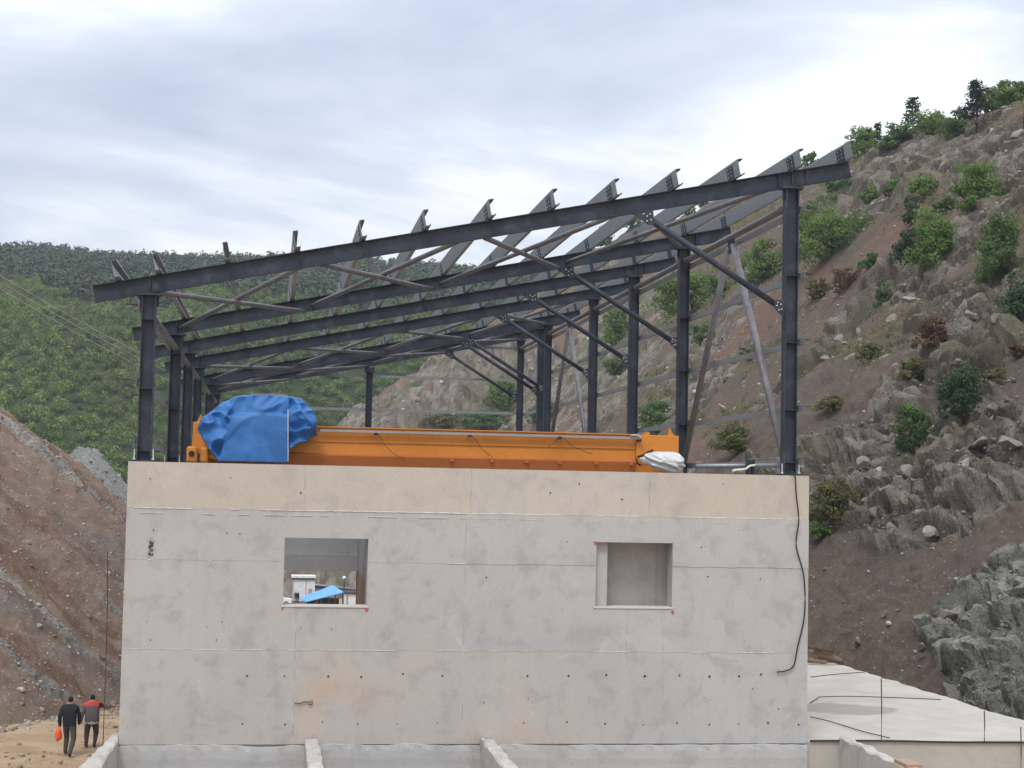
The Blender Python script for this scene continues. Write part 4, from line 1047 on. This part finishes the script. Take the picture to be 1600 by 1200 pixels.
mb = MB(); mb.add([(xq-.07, CY-.02, gt-.021), (xq+.09, CY-.02, gt-.021), (xq-.05, CY-.02, gt+.22), (xq-.07, CY+.02, gt-.021), (xq+.09, CY+.02, gt-.021), (xq-.05, CY+.02, gt+.22)], [(0, 1, 2), (5, 4, 3), (0, 3, 4, 1), (1, 4, 5, 2), (2, 5, 3, 0)]); mb.build('lifting_lug', M['orange'], cr)
mb = MB(); xq = px(1008, 684, CY)[0]; mb.box(xq, xq+.12, CY-.05, CY+.3, gt-.019, gt+.06); mb.build('stop_bracket', M['orange'], cr)
# left end truck
xe0, xe1 = px(301, 690, CY-.1)[0], px(345, 690, CY-.1)[0]
mb = MB(); mb.add([(xe0, CY-.5, gb+.35), (xe1, CY-.5, gb+.1), (xe1, CY-.5, gt+.0), (xe0+.02, CY-.5, gt+.02), (xe0, CY+.9, gb+.35), (xe1, CY+.9, gb+.1), (xe1, CY+.9, gt+.0), (xe0+.02, CY+.9, gt+.02)], [(0, 1, 2, 3), (7, 6, 5, 4), (0, 4, 5, 1), (1, 5, 6, 2), (2, 6, 7, 3), (3, 7, 4, 0)])
et = mb.build('end_truck', M['orange'], cr); bevel(et, .02)
mb = MB(); mb.add([(xe0+.1, CY-.3, gt+.015), (xe0+.26, CY-.3, gt+.015), (xe0+.2, CY-.3, gt+.24), (xe0+.1, CY-.25, gt+.015), (xe0+.26, CY-.25, gt+.015), (xe0+.2, CY-.25, gt+.24)], [(0, 1, 2), (5, 4, 3), (0, 3, 4, 1), (1, 4, 5, 2), (2, 5, 3, 0)]); mb.build('lifting_lug', M['orange'], cr)
def housing(xa, xb, ya, z0, z1, name):
    o = MB().box(xa, xb, ya, ya+.35, z0, z1).build(name, M['orange'], cr); bevel(o, .075, 4); return o
hz0, hz1 = TOP+.06, px(300, 697, CY-.7)[2]
h1 = housing(px(291, 710, CY-.7)[0], px(308, 710, CY-.7)[0], CY-.7, hz0, hz1, 'wheel_housing')
xc = px(299.5, 709, CY-.7)[0]; zc_ = px(299.5, 709, CY-.7)[2]
MB().tube([(xc, CY-.69, zc_), (xc, CY-.735, zc_)], .075, 16).build('axle_cap', M['black'], h1)
housing(px(312, 710, CY-.7)[0], px(325, 710, CY-.7)[0], CY-.66, hz0, hz1-.02, 'wheel_housing')
housing(px(1040, 730, CY-.7)[0], px(1070, 730, CY-.7)[0], CY-.6, hz0-.08, hz1-.24, 'wheel_housing')
# conduit with hooks along the top, and slack cables
x0c = px(500, 672, CY)[0]; zc0 = gt-.11
cdt = MB().box(x0c, gj+.05, CY-.16, CY-.09, zc0-.035, zc0+.03).build('cable_conduit', M['grey'], cr)
for xk in (588, 734, 874, 998):
    X = px(xk, 680, CY)[0]; mb = MB(); mb.box(X-.07, X+.03, CY-.18, CY-.05, zc0-.09, zc0-.036); mb.build('conduit_bracket', M['black'], cdt)
for (xk, pts) in ((588, ((0, 0), (6, 6), (12, 18), (26, 32), (44, 42))), (588, ((0, 0), (-6, 1), (-11, 7))), (734, ((0, 0), (8, 7), (20, 24), (36, 36))), (874, ((0, 0), (8, 4), (16, 12), (24, 18), (44, 26), (52, 28))), (874, ((0, 0), (-10, 12), (-18, 18)))):
    P_ = [px(xk+a, 676+(xk-588)*.018+b2, CY-.17) for a, b2 in pts]; MB().tube(P_, .008, 6).build('slack_cable', M['orange_shaded_worn'] if pts[1][1] < 3 else M['cable'], cr, True)
MB().tube([px(x_, y_, CY-.2) for x_, y_ in ((996, 714), (1004, 712), (1012, 707), (1020, 703))], .03, 8).build('cable_bundle', M['black'], cr, True)
MB().tube([px(x_, y_, CY-.2) for x_, y_ in ((994, 716), (996, 724), (1001, 727))], .025, 8).build('cable_bundle', M['black'], cr, True)
MB().tube([px(x_, y_, CY-.2) for x_, y_ in ((985, 681), (996, 680), (1003, 686), (1002, 690))], .03, 8).build('conduit_end', M['grey'], cr, True)
for xk in (620, 700, 790, 860, 940, 1000):
    X = px(xk, 730, CY)[0]; mb = MB(); mb.box(X-.3, X+.2, CY-.1, CY+.6, TOP-.55, gb-.001); mb.build('support_block', M['wood'], cr)

# tarpaulin over the hoist
TY = CY-.80
top_o = [(308, 668), (316, 652), (330, 640), (345, 628), (360, 622), (385, 618), (405, 615), (430, 616), (450, 619), (465, 622), (478, 629), (488, 638), (493, 648), (495, 660), (494, 672)]
bot_o = [(308, 672), (318, 690), (330, 706), (341, 721), (345, 722), (380, 722), (420, 722), (447, 722), (450, 721), (453, 700), (462, 694), (470, 688), (476, 690), (484, 682), (494, 675)]
X_ = lambda x: px(x, 680, TY)[0]; Z_ = lambda y: px(400, y, TY)[2]
def itp(o, x): return float(np.interp(x, [p[0] for p in o], [p[1] for p in o]))
na, nb = 170, 100; F = []
xg = np.linspace(308, 495, na+1)[:, None]*np.ones((1, nb+1)); fg = np.linspace(0, 1, nb+1)[None]*np.ones((na+1, 1))
# the hem leans: the free left edge of the flat sheet runs from its foot up to the right
ztp = px(400, 615, TY)[2]
zt = np.vectorize(lambda x: Z_(itp(top_o, x)))(xg); zbm = np.vectorize(lambda x: Z_(itp(bot_o, x)))(xg)
e_ = np.sqrt(np.sin(np.pi*np.clip((xg-305)/193, 0, 1)))
g1_ = np.clip(fg/.62, 0, 1); g2_ = np.clip((fg-.62)/.38, 0, 1)
z = zbm+(zt-zbm)*g1_; y = TY+.05+.55*e_*np.maximum(0, g1_-.62)**1.5
z = z+.05*np.sin(g2_*np.pi)*e_-(zt-zbm)*.8*np.maximum(0, g2_-.55)**1.3; y = y+g2_*1.5*np.maximum(.15, e_)
X = np.vectorize(X_)(xg)
edge = 343+18*np.clip(g1_/.7, 0, 1)
gath = np.clip((edge-xg)/3, 0, 1)+np.clip((xg-450)/1.5, 0, 1)+.75*sstep(.70, .76, g1_)*(fg < .999)
gath = np.clip(gath, 0, 1)
fl = ridged(X*1.3-z*1.1, z*.5+X*.45, 2, 340)-.6; fr2 = ridged(X*1.0+z*2.1+3, z*1.0-X*1.4, 2, 345)-.6
fo = np.where(xg > 450, fr2*1.15, np.where(xg < edge, ridged(X*.9+z*1.9, z*.6-X*1.2, 2, 346)-.6, fl*.8))
soft = fbm(X*.9, z*.9, 3, 330)-.5; cre = ridged(X*.55-z*.4, z*.45+X*.3, 2, 333)
y = y-gath*fo*.48-(1-gath)*(soft*.16+.03*np.maximum(0, cre-.86)/.14)
y = y+.09*(np.clip((xg-450)/1.5, 0, 1)+np.clip((edge-xg)/3, 0, 1))+.05*sstep(.70, .74, g1_)
z = z+gath*fo*.15*(fg > .04)
V = [tuple(q) for q in np.stack([X, y, z], -1).reshape(-1, 3)]
for i in range(na):
    for j in range(nb): a = i*(nb+1)+j; F.append((a, a+1, a+nb+2, a+nb+1))
tp = MB().add(V, F).build('blue_tarpaulin', M['tarp'], None, True); tag(tp, 'crumpled blue tarpaulin draped over the left end of the orange crane', 'tarpaulin')
sm = tp.modifiers.new('thickness', 'SOLIDIFY'); sm.thickness = .012
MB().tube([px(450, 640+k*9, TY-.06) for k in range(10)], .014, 6).build('pale_hem', M['plastic'], None).parent = tp
# the board holding it down
q0, q1 = px(400, 617, TY+.6), px(449, 618.5, TY+.6)
bd = MB().box(q0[0], q1[0], TY+.45, TY+.75, q0[2]-.055, q0[2]+.035).build('timber_board', M['wood'], None); tag(bd, 'short weathered board lying on top of the blue tarpaulin', 'board'); bevel(bd, .008)
# white plastic bundle on the other end
bm = bmesh.new(); bmesh.ops.create_icosphere(bm, subdivisions=5, radius=1)
c0, c1 = px(1005, 720, CY-.8), px(1072, 720, CY-.8); ct = px(1038, 705, CY-.8)[2]; cb = px(1038, 738, CY-.8)[2]
for v_ in bm.verts:
    x, y, z = v_.co; n_ = ridged(np.array([x*1.7+z*1.1]), np.array([z*1.9-y+x*.7]), 4, 350)[0]-.6; k_ = 1+.42*n_
    w_ = 1.0+.25*x
    v_.co = ((c0[0]+c1[0])/2+x*k_*(c1[0]-c0[0])*.5, CY-.62+y*k_*.34, (ct+cb)/2+(z*k_*w_*.86-.22*x*0)*(ct-cb)*.56-.06*x)
me = bpy.data.meshes.new('plastic_sheet'); bm.to_mesh(me); bm.free()
pl = link_mesh('plastic_sheet', me, M['plastic'], None, True); tag(pl, 'white plastic sheet bundled around the right crane wheel', 'plastic sheet')

# ------------------------------------------------------------------ small things on and around the walls
def cable(name, pts, rad, m, label, cat, Y=None):
    P = [px(a, b2, Y) if Y is not None else np.array(a) for a, b2 in pts] if Y is not None else pts
    # smooth by Catmull-Rom
    P = [np.array(p, float) for p in P]; Q = []
    for i in range(len(P)-1):
        p0, p1, p2, p3 = P[max(0, i-1)], P[i], P[i+1], P[min(len(P)-1, i+2)]
        for t in np.linspace(0, 1, 6, endpoint=False):
            Q.append(.5*((2*p1)+(-p0+p2)*t+(2*p0-5*p1+4*p2-p3)*t*t+(-p0+3*p1-3*p2+p3)*t**3))
    Q.append(P[-1])
    o = MB().tube(Q, rad, 7).build(name, m, None, True); return tag(o, label, cat)
cable('hanging_cable', [(1236, 738), (1242, 742), (1244, 772), (1248, 812), (1244, 852), (1256, 900), (1257, 960), (1246, 1012), (1240, 1040), (1228, 1048), (1214, 1050)], .016, M['cable'], 'black cable hanging down the right end of the concrete wall', 'cable', -.04)
cable('pale_rope', [(1144, 736), (1152, 734), (1164, 733), (1172, 728), (1180, 727)], .025, M['rope'], 'pale rope lying on the wall top near the right column', 'rope', .5)
z_ = TOP+.14
wr = MB().tube([(px(1088, 727, 1.5)[0], 1.5, z_+.05), (px(1214, 727, 1.5)[0], 1.5, z_+.1)], .05, 10).build('galvanised_tube', M['galv'], None, True); tag(wr, 'galvanised tube lying along the wall top by the right column', 'tube')
xq = px(1172, 726, 1.3)[0]
st = empty('pulley_block', (xq, 1.3, TOP), 'small dark roller block on the wall top under the right braces', 'block')
MB().box(xq-.07, xq-.03, 1.2, 1.45, TOP, TOP+.36).build('side_plate', M['steel'], st); MB().box(xq+.05, xq+.09, 1.2, 1.45, TOP, TOP+.36).build('side_plate', M['steel'], st)
MB().tube([(xq-.028, 1.32, TOP+.26), (xq+.048, 1.32, TOP+.26)], .10, 14).build('roller', M['black'], st)
# starter bars and loose cables on the slab
for (x_, y0, y1, lab) in ((1377, 1060, 1158, 'left one of three thin steel rods standing on the slab edge'), (1538, 1110, 1159, 'middle one of three thin steel rods standing on the slab edge'), (1595, 1136, 1215, 'rightmost thin steel rod, standing below the slab edge')):
    a, b2 = px(x_, y0, .02), px(x_, y1, .02); tag(MB().tube([b2, (a+b2)/2+np.array([.01, 0, 0]), a], .013, 6).build('steel_rod', M['rust'], None), lab, 'rod', 'rods along the slab edge')
a, b2 = px(1266, 1157.5, .06), px(1640, 1160, .06)
cable('edge_cable', [a, (a*.7+b2*.3)+np.array([0, 0, .012]), (a*.4+b2*.6)+np.array([0, 0, -.008]), b2], .022, M['cable'], 'black cable stretched along the front edge of the slab', 'cable')
for pts, lab in ((((1266, 1098), (1276, 1092), (1283, 1089), (1330, 1088), (1400, 1090), (1470, 1093)), 'thin cable lying across the middle of the slab'), (((1266, 1120), (1300, 1128), (1345, 1142), (1390, 1153)), 'thin cable running from the hall to the slab edge'), (((1266, 1058), (1300, 1054), (1352, 1050)), 'thin cable at the far end of the slab')):
    cable('loose_cable', [at_z(a, b2, sz+.04) for a, b2 in pts], .012, M['cable'], lab, 'cable')
# timber debris at the far end of the slab
rr = random.Random(4); base = at_z(1285, 1036, sz)
labs = ['dark', 'brown', 'pale']
for k, (xa, ya, xb, yb_, th_, lab) in enumerate(((1262, 1040, 1308, 1034, .10, 'lowest timber of the scrap pile at the far slab end'), (1268, 1016, 1312, 1038, .13, 'thick slanting timber in the scrap pile at the far slab end'), (1264, 1012, 1302, 1018, .06, 'topmost thin timber of the scrap pile at the far slab end'), (1262, 1030, 1290, 1046, .09, 'short timber leaning at the left of the scrap pile'), (1280, 1026, 1316, 1044, .08, 'timber sticking out right of the scrap pile'))):
    Yd = base[1]-.3*k+.4; p0, p1 = px(xa, ya, Yd), px(xb, yb_, Yd+.3)
    p0[2] = max(p0[2], sz+.05); p1[2] = max(p1[2], sz+.05)
    o = MB().beam(p0, p1, [(-th_, -th_*.6), (th_, -th_*.6), (th_, th_*.6), (-th_, th_*.6)]).build('scrap_timber', M['wood'] if k % 2 else M['rust'], None); tag(o, lab, 'timber', 'scrap timber on the slab'); bevel(o, .012)
# brick on the edge wall
p = px(1424, 1193, -3.4); o = MB().box(p[0]-.30, p[0]+.05, -3.9, -3.2, zew-.02, zew+.07).build('brick', M['tan'], None); tag(o, 'reddish block lying on the low wall at the bottom right', 'block'); bevel(o, .01)

a, b2 = px(168, 862, 8.), px(166, 1016, 8.); tag(MB().tube([(b2[0], 8., -.1), b2, (a+b2)/2+np.array([.015, 0, 0]), a], .013, 6).build('steel_rod', M['rust'], None), 'thin upright steel rod in front of the brown bank left of the wall', 'rod')
# overhead wires at left
for k, (y0, y1, lab) in enumerate(((416, 538, 'uppermost overhead wire crossing the wooded slope at left'), (428, 546, 'middle overhead wire crossing the wooded slope at left'), (436, 560, 'lowest overhead wire crossing the wooded slope at left'))):
    A = px(-140, y0-70, 60); B = px(330, y1+62, 190); P_ = []
    for t in np.linspace(0, 1, 24): P_.append(A+(B-A)*t+np.array([0, 0, -3.0*t*(1-t)]))
    tag(MB().tube(P_, .030, 5).build('overhead_wire', M['wire'], None), lab, 'wire', 'overhead wires')

# ------------------------------------------------------------------ people
def person(name, loc, face, height, joints, mats, label, split, group=None):
    """one continuous skinned body; joints: name -> (x right, y forward, z up, radius) in units of a 1.75 m figure"""
    J = joints; order = list(J); E_ = [('pelvis', 'waist'), ('waist', 'chest'), ('chest', 'neck'), ('neck', 'head'), ('head', 'crown')]
    for s in 'lr': E_ += [('chest', s+'sh'), (s+'sh', s+'el'), (s+'el', s+'wr'), (s+'wr', s+'hand'), ('pelvis', s+'hip'), (s+'hip', s+'kn'), (s+'kn', s+'an'), (s+'an', s+'toe')]
    me = bpy.data.meshes.new(name); k = height/1.75
    me.from_pydata([(J[n][0]*k, J[n][1]*k, J[n][2]*k) for n in order], [(order.index(a), order.index(b2)) for a, b2 in E_], [])
    tmp = bpy.data.objects.new(name, me); COL.objects.link(tmp)
    md = tmp.modifiers.new('skin', 'SKIN')
    if not me.skin_vertices: me.skin_vertices.new()
    for i, n in enumerate(order):
        sv = me.skin_vertices[0].data[i]; r0 = J[n][3]; ry = J[n][4] if len(J[n]) > 4 else r0
        sv.radius = (r0*k, ry*k); sv.use_root = (n == 'pelvis')
    sd_ = tmp.modifiers.new('sub', 'SUBSURF'); sd_.levels = 2; sd_.render_levels = 2
    dg = bpy.context.evaluated_depsgraph_get(); nm = bpy.data.meshes.new_from_object(tmp.evaluated_get(dg))
    bpy.data.objects.remove(tmp)
    nm.materials.clear()
    for m in mats: nm.materials.append(m)
    for p in nm.polygons: c = p.center/k; p.material_index = split(c.x, c.y, c.z); p.use_smooth = True
    o = bpy.data.objects.new(name, nm); COL.objects.link(o); o.location = Vector([float(c) for c in loc]); o.rotation_euler = (0, 0, face)
    return tag(o, label, 'person', group)
def stand(**kw):
    J = dict(pelvis=(0, 0, .95, .125, .105), waist=(0, 0, 1.10, .13, .10), chest=(0, .01, 1.34, .155, .115), neck=(0, .02, 1.50, .062), head=(0, .04, 1.60, .082, .088), crown=(0, .035, 1.70, .070, .075),
      lsh=(-.19, 0, 1.40, .075), lel=(-.26, -.03, 1.13, .058), lwr=(-.25, .05, .90, .042), lhand=(-.24, .08, .80, .040),
      rsh=(.19, 0, 1.40, .075), rel=(.26, -.03, 1.13, .058), rwr=(.25, .05, .90, .042), rhand=(.24, .08, .80, .040),
      lhip=(-.10, 0, .88, .105), lkn=(-.11, .03, .50, .078), lan=(-.10, -.02, .09, .050), ltoe=(-.11, .14, .035, .038),
      rhip=(.10, 0, .88, .105), rkn=(.11, .03, .50, .078), ran=(.10, -.02, .09, .050), rtoe=(.11, .14, .035, .038))
    J.update(kw); return J
def foot(x, y): return at_z(x, y, 0.03)
f1 = foot(107, 1181); hgt = 93/FPX*(f1[1]+36)*1.0
def split1(x, y, z):
    if z > 1.545: return 3 if (z > 1.63 or y < .06) else 2
    if z > 1.49 and abs(x) < .09: return 2
    if abs(x) > .2 and z < .88: return 2
    if z > .86: return 0
    return 4 if z < .11 else 1
p1 = person('person', (f1[0], f1[1], 0.0), math.radians(-6), hgt, stand(lkn=(-.11, .20, .53, .08), lan=(-.12, .10, .13, .06), ltoe=(-.12, .25, .06, .042), rkn=(.13, -.02, .49, .08), ran=(.09, -.30, .14, .06), rtoe=(.08, -.16, .04, .042), lel=(-.27, -.08, 1.14, .066), lwr=(-.27, -.02, .90, .05), lhand=(-.27, .0, .82, .04), rel=(.26, .05, 1.14, .064), rwr=(.23, .17, .94, .048), rhand=(.22, .20, .87, .04), pelvis=(0, 0, .95, .18, .14), waist=(0, 0, 1.10, .19, .145), chest=(0, .01, 1.34, .19, .14)),
   [M['navy'], M['trouser'], M['skin'], M['hair'], M['shoe']], 'person in dark jacket and grey trousers walking away beside the bank', split1)
f2 = foot(142, 1168); hgt2 = 80/FPX*(f2[1]+36)*1.04
def split2(x, y, z):
    if z > 1.53: return 3
    if z > 1.48 and abs(x) < .08: return 2
    if (x > .62) or (x < -.2 and z < .84): return 2
    if z > 1.36 and abs(x) < .27: return 4
    if .80 < z < .835 and abs(x) < .22: return 5
    if z > .80: return 0
    return 6 if z < .11 else 1
p2 = person('person', (f2[0], f2[1], 0.0), math.radians(4), hgt2, stand(pelvis=(0, 0, .90, .235, .17), waist=(0, 0, 1.06, .235, .165), chest=(0, .01, 1.30, .215, .15), lhip=(-.12, 0, .80, .12), rhip=(.12, 0, .80, .12), rsh=(.21, 0, 1.38, .085), rel=(.45, .03, 1.30, .068), rwr=(.62, .05, 1.33, .05), rhand=(.72, .06, 1.35, .042), lsh=(-.21, 0, 1.38, .085), lel=(-.30, -.06, 1.10, .07), lwr=(-.33, -.02, .87, .05), lhand=(-.33, .0, .78, .042), lkn=(-.15, .04, .46, .092), rkn=(.14, .12, .48, .092), lan=(-.15, -.10, .09, .06), ltoe=(-.15, .06, .03, .045)),
   [M['wgrey'], M['dtrouser'], M['skin'], M['hair'], M['wred'], M['reflect'], M['shoe']], 'person in grey work jacket with red shoulders stretching an arm to the wall', split2)
# bag held by the first person
hx = f1+np.array([-.27*hgt/1.75, 0, .80*hgt/1.75]); bag = empty('plastic_bag', hx, 'bright orange bag held by the person in the dark jacket', 'bag')
bm = bmesh.new(); bmesh.ops.create_icosphere(bm, subdivisions=3, radius=1)
for v_ in bm.verts:
    x, y, z = v_.co; v_.co = (hx[0]-.02+x*.10*(1-.25*z), hx[1]-.05+y*.09, hx[2]-.20+z*.20+.02*math.sin(x*5))
me = bpy.data.meshes.new('bag_body'); bm.to_mesh(me); bm.free(); link_mesh('bag_body', me, M['bag'], bag, True)
MB().tube([hx+np.array([-.05, -.05, -.05]), hx+np.array([-.03, -.03, .03]), hx+np.array([.0, -.05, -.05])], .012, 6).build('bag_handle', M['bag'], bag)

# ------------------------------------------------------------------ yard seen through the left opening
YD = 214.0; GZ0 = float(ground_z(0, YD))
def yx(x, Y=YD): return px(x, 920, Y)[0]
def yzz(y, Y=YD): return px(500, y, Y)[2]
gz_ = lambda Y: float(ground_z(0, Y))
hut = empty('site_hut', (yx(472), YD+6, gz_(YD+6)), 'white flat roofed site hut seen through the left wall opening', 'hut')
hx0, hx1 = yx(457.5, YD+6), yx(492, YD+6); hzt = px(475, 903, YD+6)[2]; g0 = gz_(YD+6)-.1
MB().box(hx0, hx1, YD+6, YD+9, g0, hzt).build('wall', M['white'], hut)
MB().box(hx0-.25, hx1+.1, YD+5.7, YD+9.3, hzt+.002, hzt+.32).build('roof', M['white'], hut); MB().box(hx0-.2, hx1+.05, YD+5.75, YD+5.98, hzt-.22, hzt-.004).build('roof_edge', M['steel'], hut)
for x_ in (458.5, 478): MB().box(yx(x_, YD+6)-.05, yx(x_, YD+6)+.05, YD+5.94, YD+5.998, g0, hzt-.23).build('corner_trim', M['grey'], hut)
MB().box(yx(482, YD+6), yx(488, YD+6), YD+5.94, YD+5.998, g0, g0+2.0).build('door', M['grey'], hut)
# shed with the blue sheet roof
sh = empty('shed', (yx(505), YD-4, gz_(YD-4)), 'open shed with light blue sheet roof seen through the left opening', 'shed')
Ya, Yb = YD-6, YD-1.0; g0 = gz_(YD-4)
A0, A1, B0, B1 = px(468, 933, Ya), px(478, 940, Ya), px(537, 923, Ya), px(519, 914, Yb)
A0 = px(468, 934, Yb); q = [px(478, 940, Ya), px(537, 925, Ya), px(520, 914, Yb), px(467, 934, Yb)]
mb = MB(); mb.add([tuple(p) for p in q]+[(p[0], p[1], p[2]-.1) for p in q], [(0, 1, 2, 3), (7, 6, 5, 4), (0, 4, 5, 1), (1, 5, 6, 2), (2, 6, 7, 3), (3, 7, 4, 0)]); mb.build('sheet_roof', M['tarp_light'], sh)
for x_ in (480, 492, 503, 514, 524, 536):
    X = yx(x_, Ya+.2); zt_ = px(x_, 938-(x_-480)*.26, Ya+.2)[2]-.1; MB().box(X-.09, X+.09, Ya+.15, Ya+.33, g0-.3, zt_).build('post', M['steel'], sh)
MB().box(yx(479, Yb), yx(530, Yb), Yb-.4, Yb-.2, g0-.3, px(500, 934, Yb)[2]).build('back_wall', M['navy'], sh)
gs = MB().box(yx(492, YD-4), yx(499, YD-4), YD-4.4, YD-3.8, g0, g0+1.2).build('drum', M['wred'], None); tag(gs, 'red container standing under the blue roofed shed', 'container'); bevel(gs, .2, 3)
# low building with an old roof behind
ob = empty('low_building', (yx(525), YD+14, gz_(YD+14)), 'low building with dull brownish roof behind the blue roofed shed', 'building')
Yc = YD+14; g0 = gz_(Yc)-.2
MB().box(yx(488, Yc), yx(562, Yc), Yc, Yc+6, g0, px(500, 917, Yc)[2]).build('wall', M['white'], ob)
q = [px(478, 912, Yc-1), px(566, 921, Yc-1), px(520, 906, Yc+5), px(505, 906, Yc+5)]
mb = MB(); mb.add([tuple(p) for p in q]+[(p[0], p[1], p[2]-.15) for p in q], [(0, 1, 2, 3), (7, 6, 5, 4), (0, 4, 5, 1), (1, 5, 6, 2), (2, 6, 7, 3), (3, 7, 4, 0)]); mb.build('roof', M['roofgrey'], ob)
for x_ in (482, 486): MB().box(yx(x_, Yc)-.15, yx(x_, Yc)+.15, Yc-.9, Yc-.6, px(x_, 917, Yc)[2], px(x_, 913.5, Yc)[2]).build('vent', M['white'], ob)
wb = empty('white_cabin', (yx(548), YD-8, gz_(YD-8)), 'white cabin with a dark eave right of the blue roofed shed', 'cabin')
Yd = YD-8; MB().box(yx(538.5, Yd), yx(562, Yd), Yd, Yd+4, gz_(Yd)-.3, px(550, 928, Yd)[2]).build('wall', M['white'], wb); MB().box(yx(537.8, Yd), yx(562.5, Yd), Yd-.25, Yd+4.2, px(550, 928, Yd)[2]+.002, px(550, 925.5, Yd)[2]).build('roof', M['steel'], wb)
MB().box(yx(541, Yd), yx(544.5, Yd), Yd-.05, Yd-.002, gz_(Yd), gz_(Yd)+1.9).build('door', M['grey'], wb)
# lamp
lp = empty('lamp_post', (yx(537.5, YD-2), YD-2, gz_(YD-2)), 'thin lamp post with a pale globe beside the blue roofed shed', 'lamp post')
lx = yx(537.5, YD-2); lz = px(537, 905, YD-2)[2]; MB().tube([(lx, YD-2, gz_(YD-2)), (lx, YD-2, lz)], .07, 8).build('post', M['steel'], lp)
bm = bmesh.new(); bmesh.ops.create_icosphere(bm, subdivisions=3, radius=.28); bmesh.ops.translate(bm, vec=(lx, YD-2, lz+.2), verts=bm.verts); me = bpy.data.meshes.new('globe'); bm.to_mesh(me); bm.free(); link_mesh('globe', me, M['white'], lp, True)
# white car, its tail cut by the opening
Ye = YD-3; cxr = yx(456.5, Ye); gz1 = gz_(Ye); car = empty('parked_car', (cxr-2, Ye, gz1), 'white parked car at the left edge of the left wall opening', 'car')
prof = [(0, .35), (0, .85), (-.12, .98), (-1.0, 1.05), (-1.75, 1.50), (-3.2, 1.52), (-4.0, 1.10), (-4.35, 1.0), (-4.4, .35)]
o = MB().prism(prof, (cxr, Ye-.85, gz1), (1, 0, 0), (0, 0, 1), (0, 1.7, 0)).build('body', M['white'], car); bevel(o, .06, 3)
MB().prism([(-1.12, 1.06), (-1.78, 1.44), (-3.15, 1.46), (-3.75, 1.10)], (cxr, Ye-.87, gz1), (1, 0, 0), (0, 0, 1), (0, .018, 0)).build('side_window', M['glass'], car)
for dx in (-.85, -3.5):
    w_ = MB().tube([(cxr+dx, Ye-.88, gz1+.32), (cxr+dx, Ye-.66, gz1+.32)], .32, 16).build('wheel', M['black'], car); MB().tube([(cxr+dx, Ye-.895, gz1+.32), (cxr+dx, Ye-.879, gz1+.32)], .19, 12).build('rim', M['grey'], w_)
MB().box(cxr-.02, cxr+.012, Ye-.8, Ye-.5, gz1+.65, gz1+.82).build('headlight', M['grey'], car)
person('person', (yx(462.5, YD+2), YD+2, gz_(YD+2)), 0.4, 1.75, stand(), [M['navy'], M['dtrouser'], M['skin'], M['hair'], M['shoe']], 'left one of two dark figures standing before the white site hut', split1)
person('person', (yx(466, YD+2.5), YD+2.5, gz_(YD+2.5)), -0.9, 1.70, stand(), [M['navy'], M['trouser'], M['skin'], M['hair'], M['shoe']], 'right one of two dark figures standing before the white site hut', split1)

# ------------------------------------------------------------------ air
def hazebox(dens):
    mb = MB().box(-420, 420, -60, 950, -14, 150); o = mb.build('haze', None, None); o['kind'] = 'stuff'
    m = bpy.data.materials.new('haze_air'); m.use_nodes = True; t = m.node_tree; t.nodes.clear()
    ou = t.nodes.new('ShaderNodeOutputMaterial'); v = t.nodes.new('ShaderNodeVolumePrincipled'); v.inputs['Color'].default_value = (.80, .88, 1, 1); v.inputs['Density'].default_value = dens
    t.links.new(v.outputs[0], ou.inputs['Volume']); o.data.materials.append(m); return o
hazebox(.00022)
SC.cycles.volume_bounces = 0
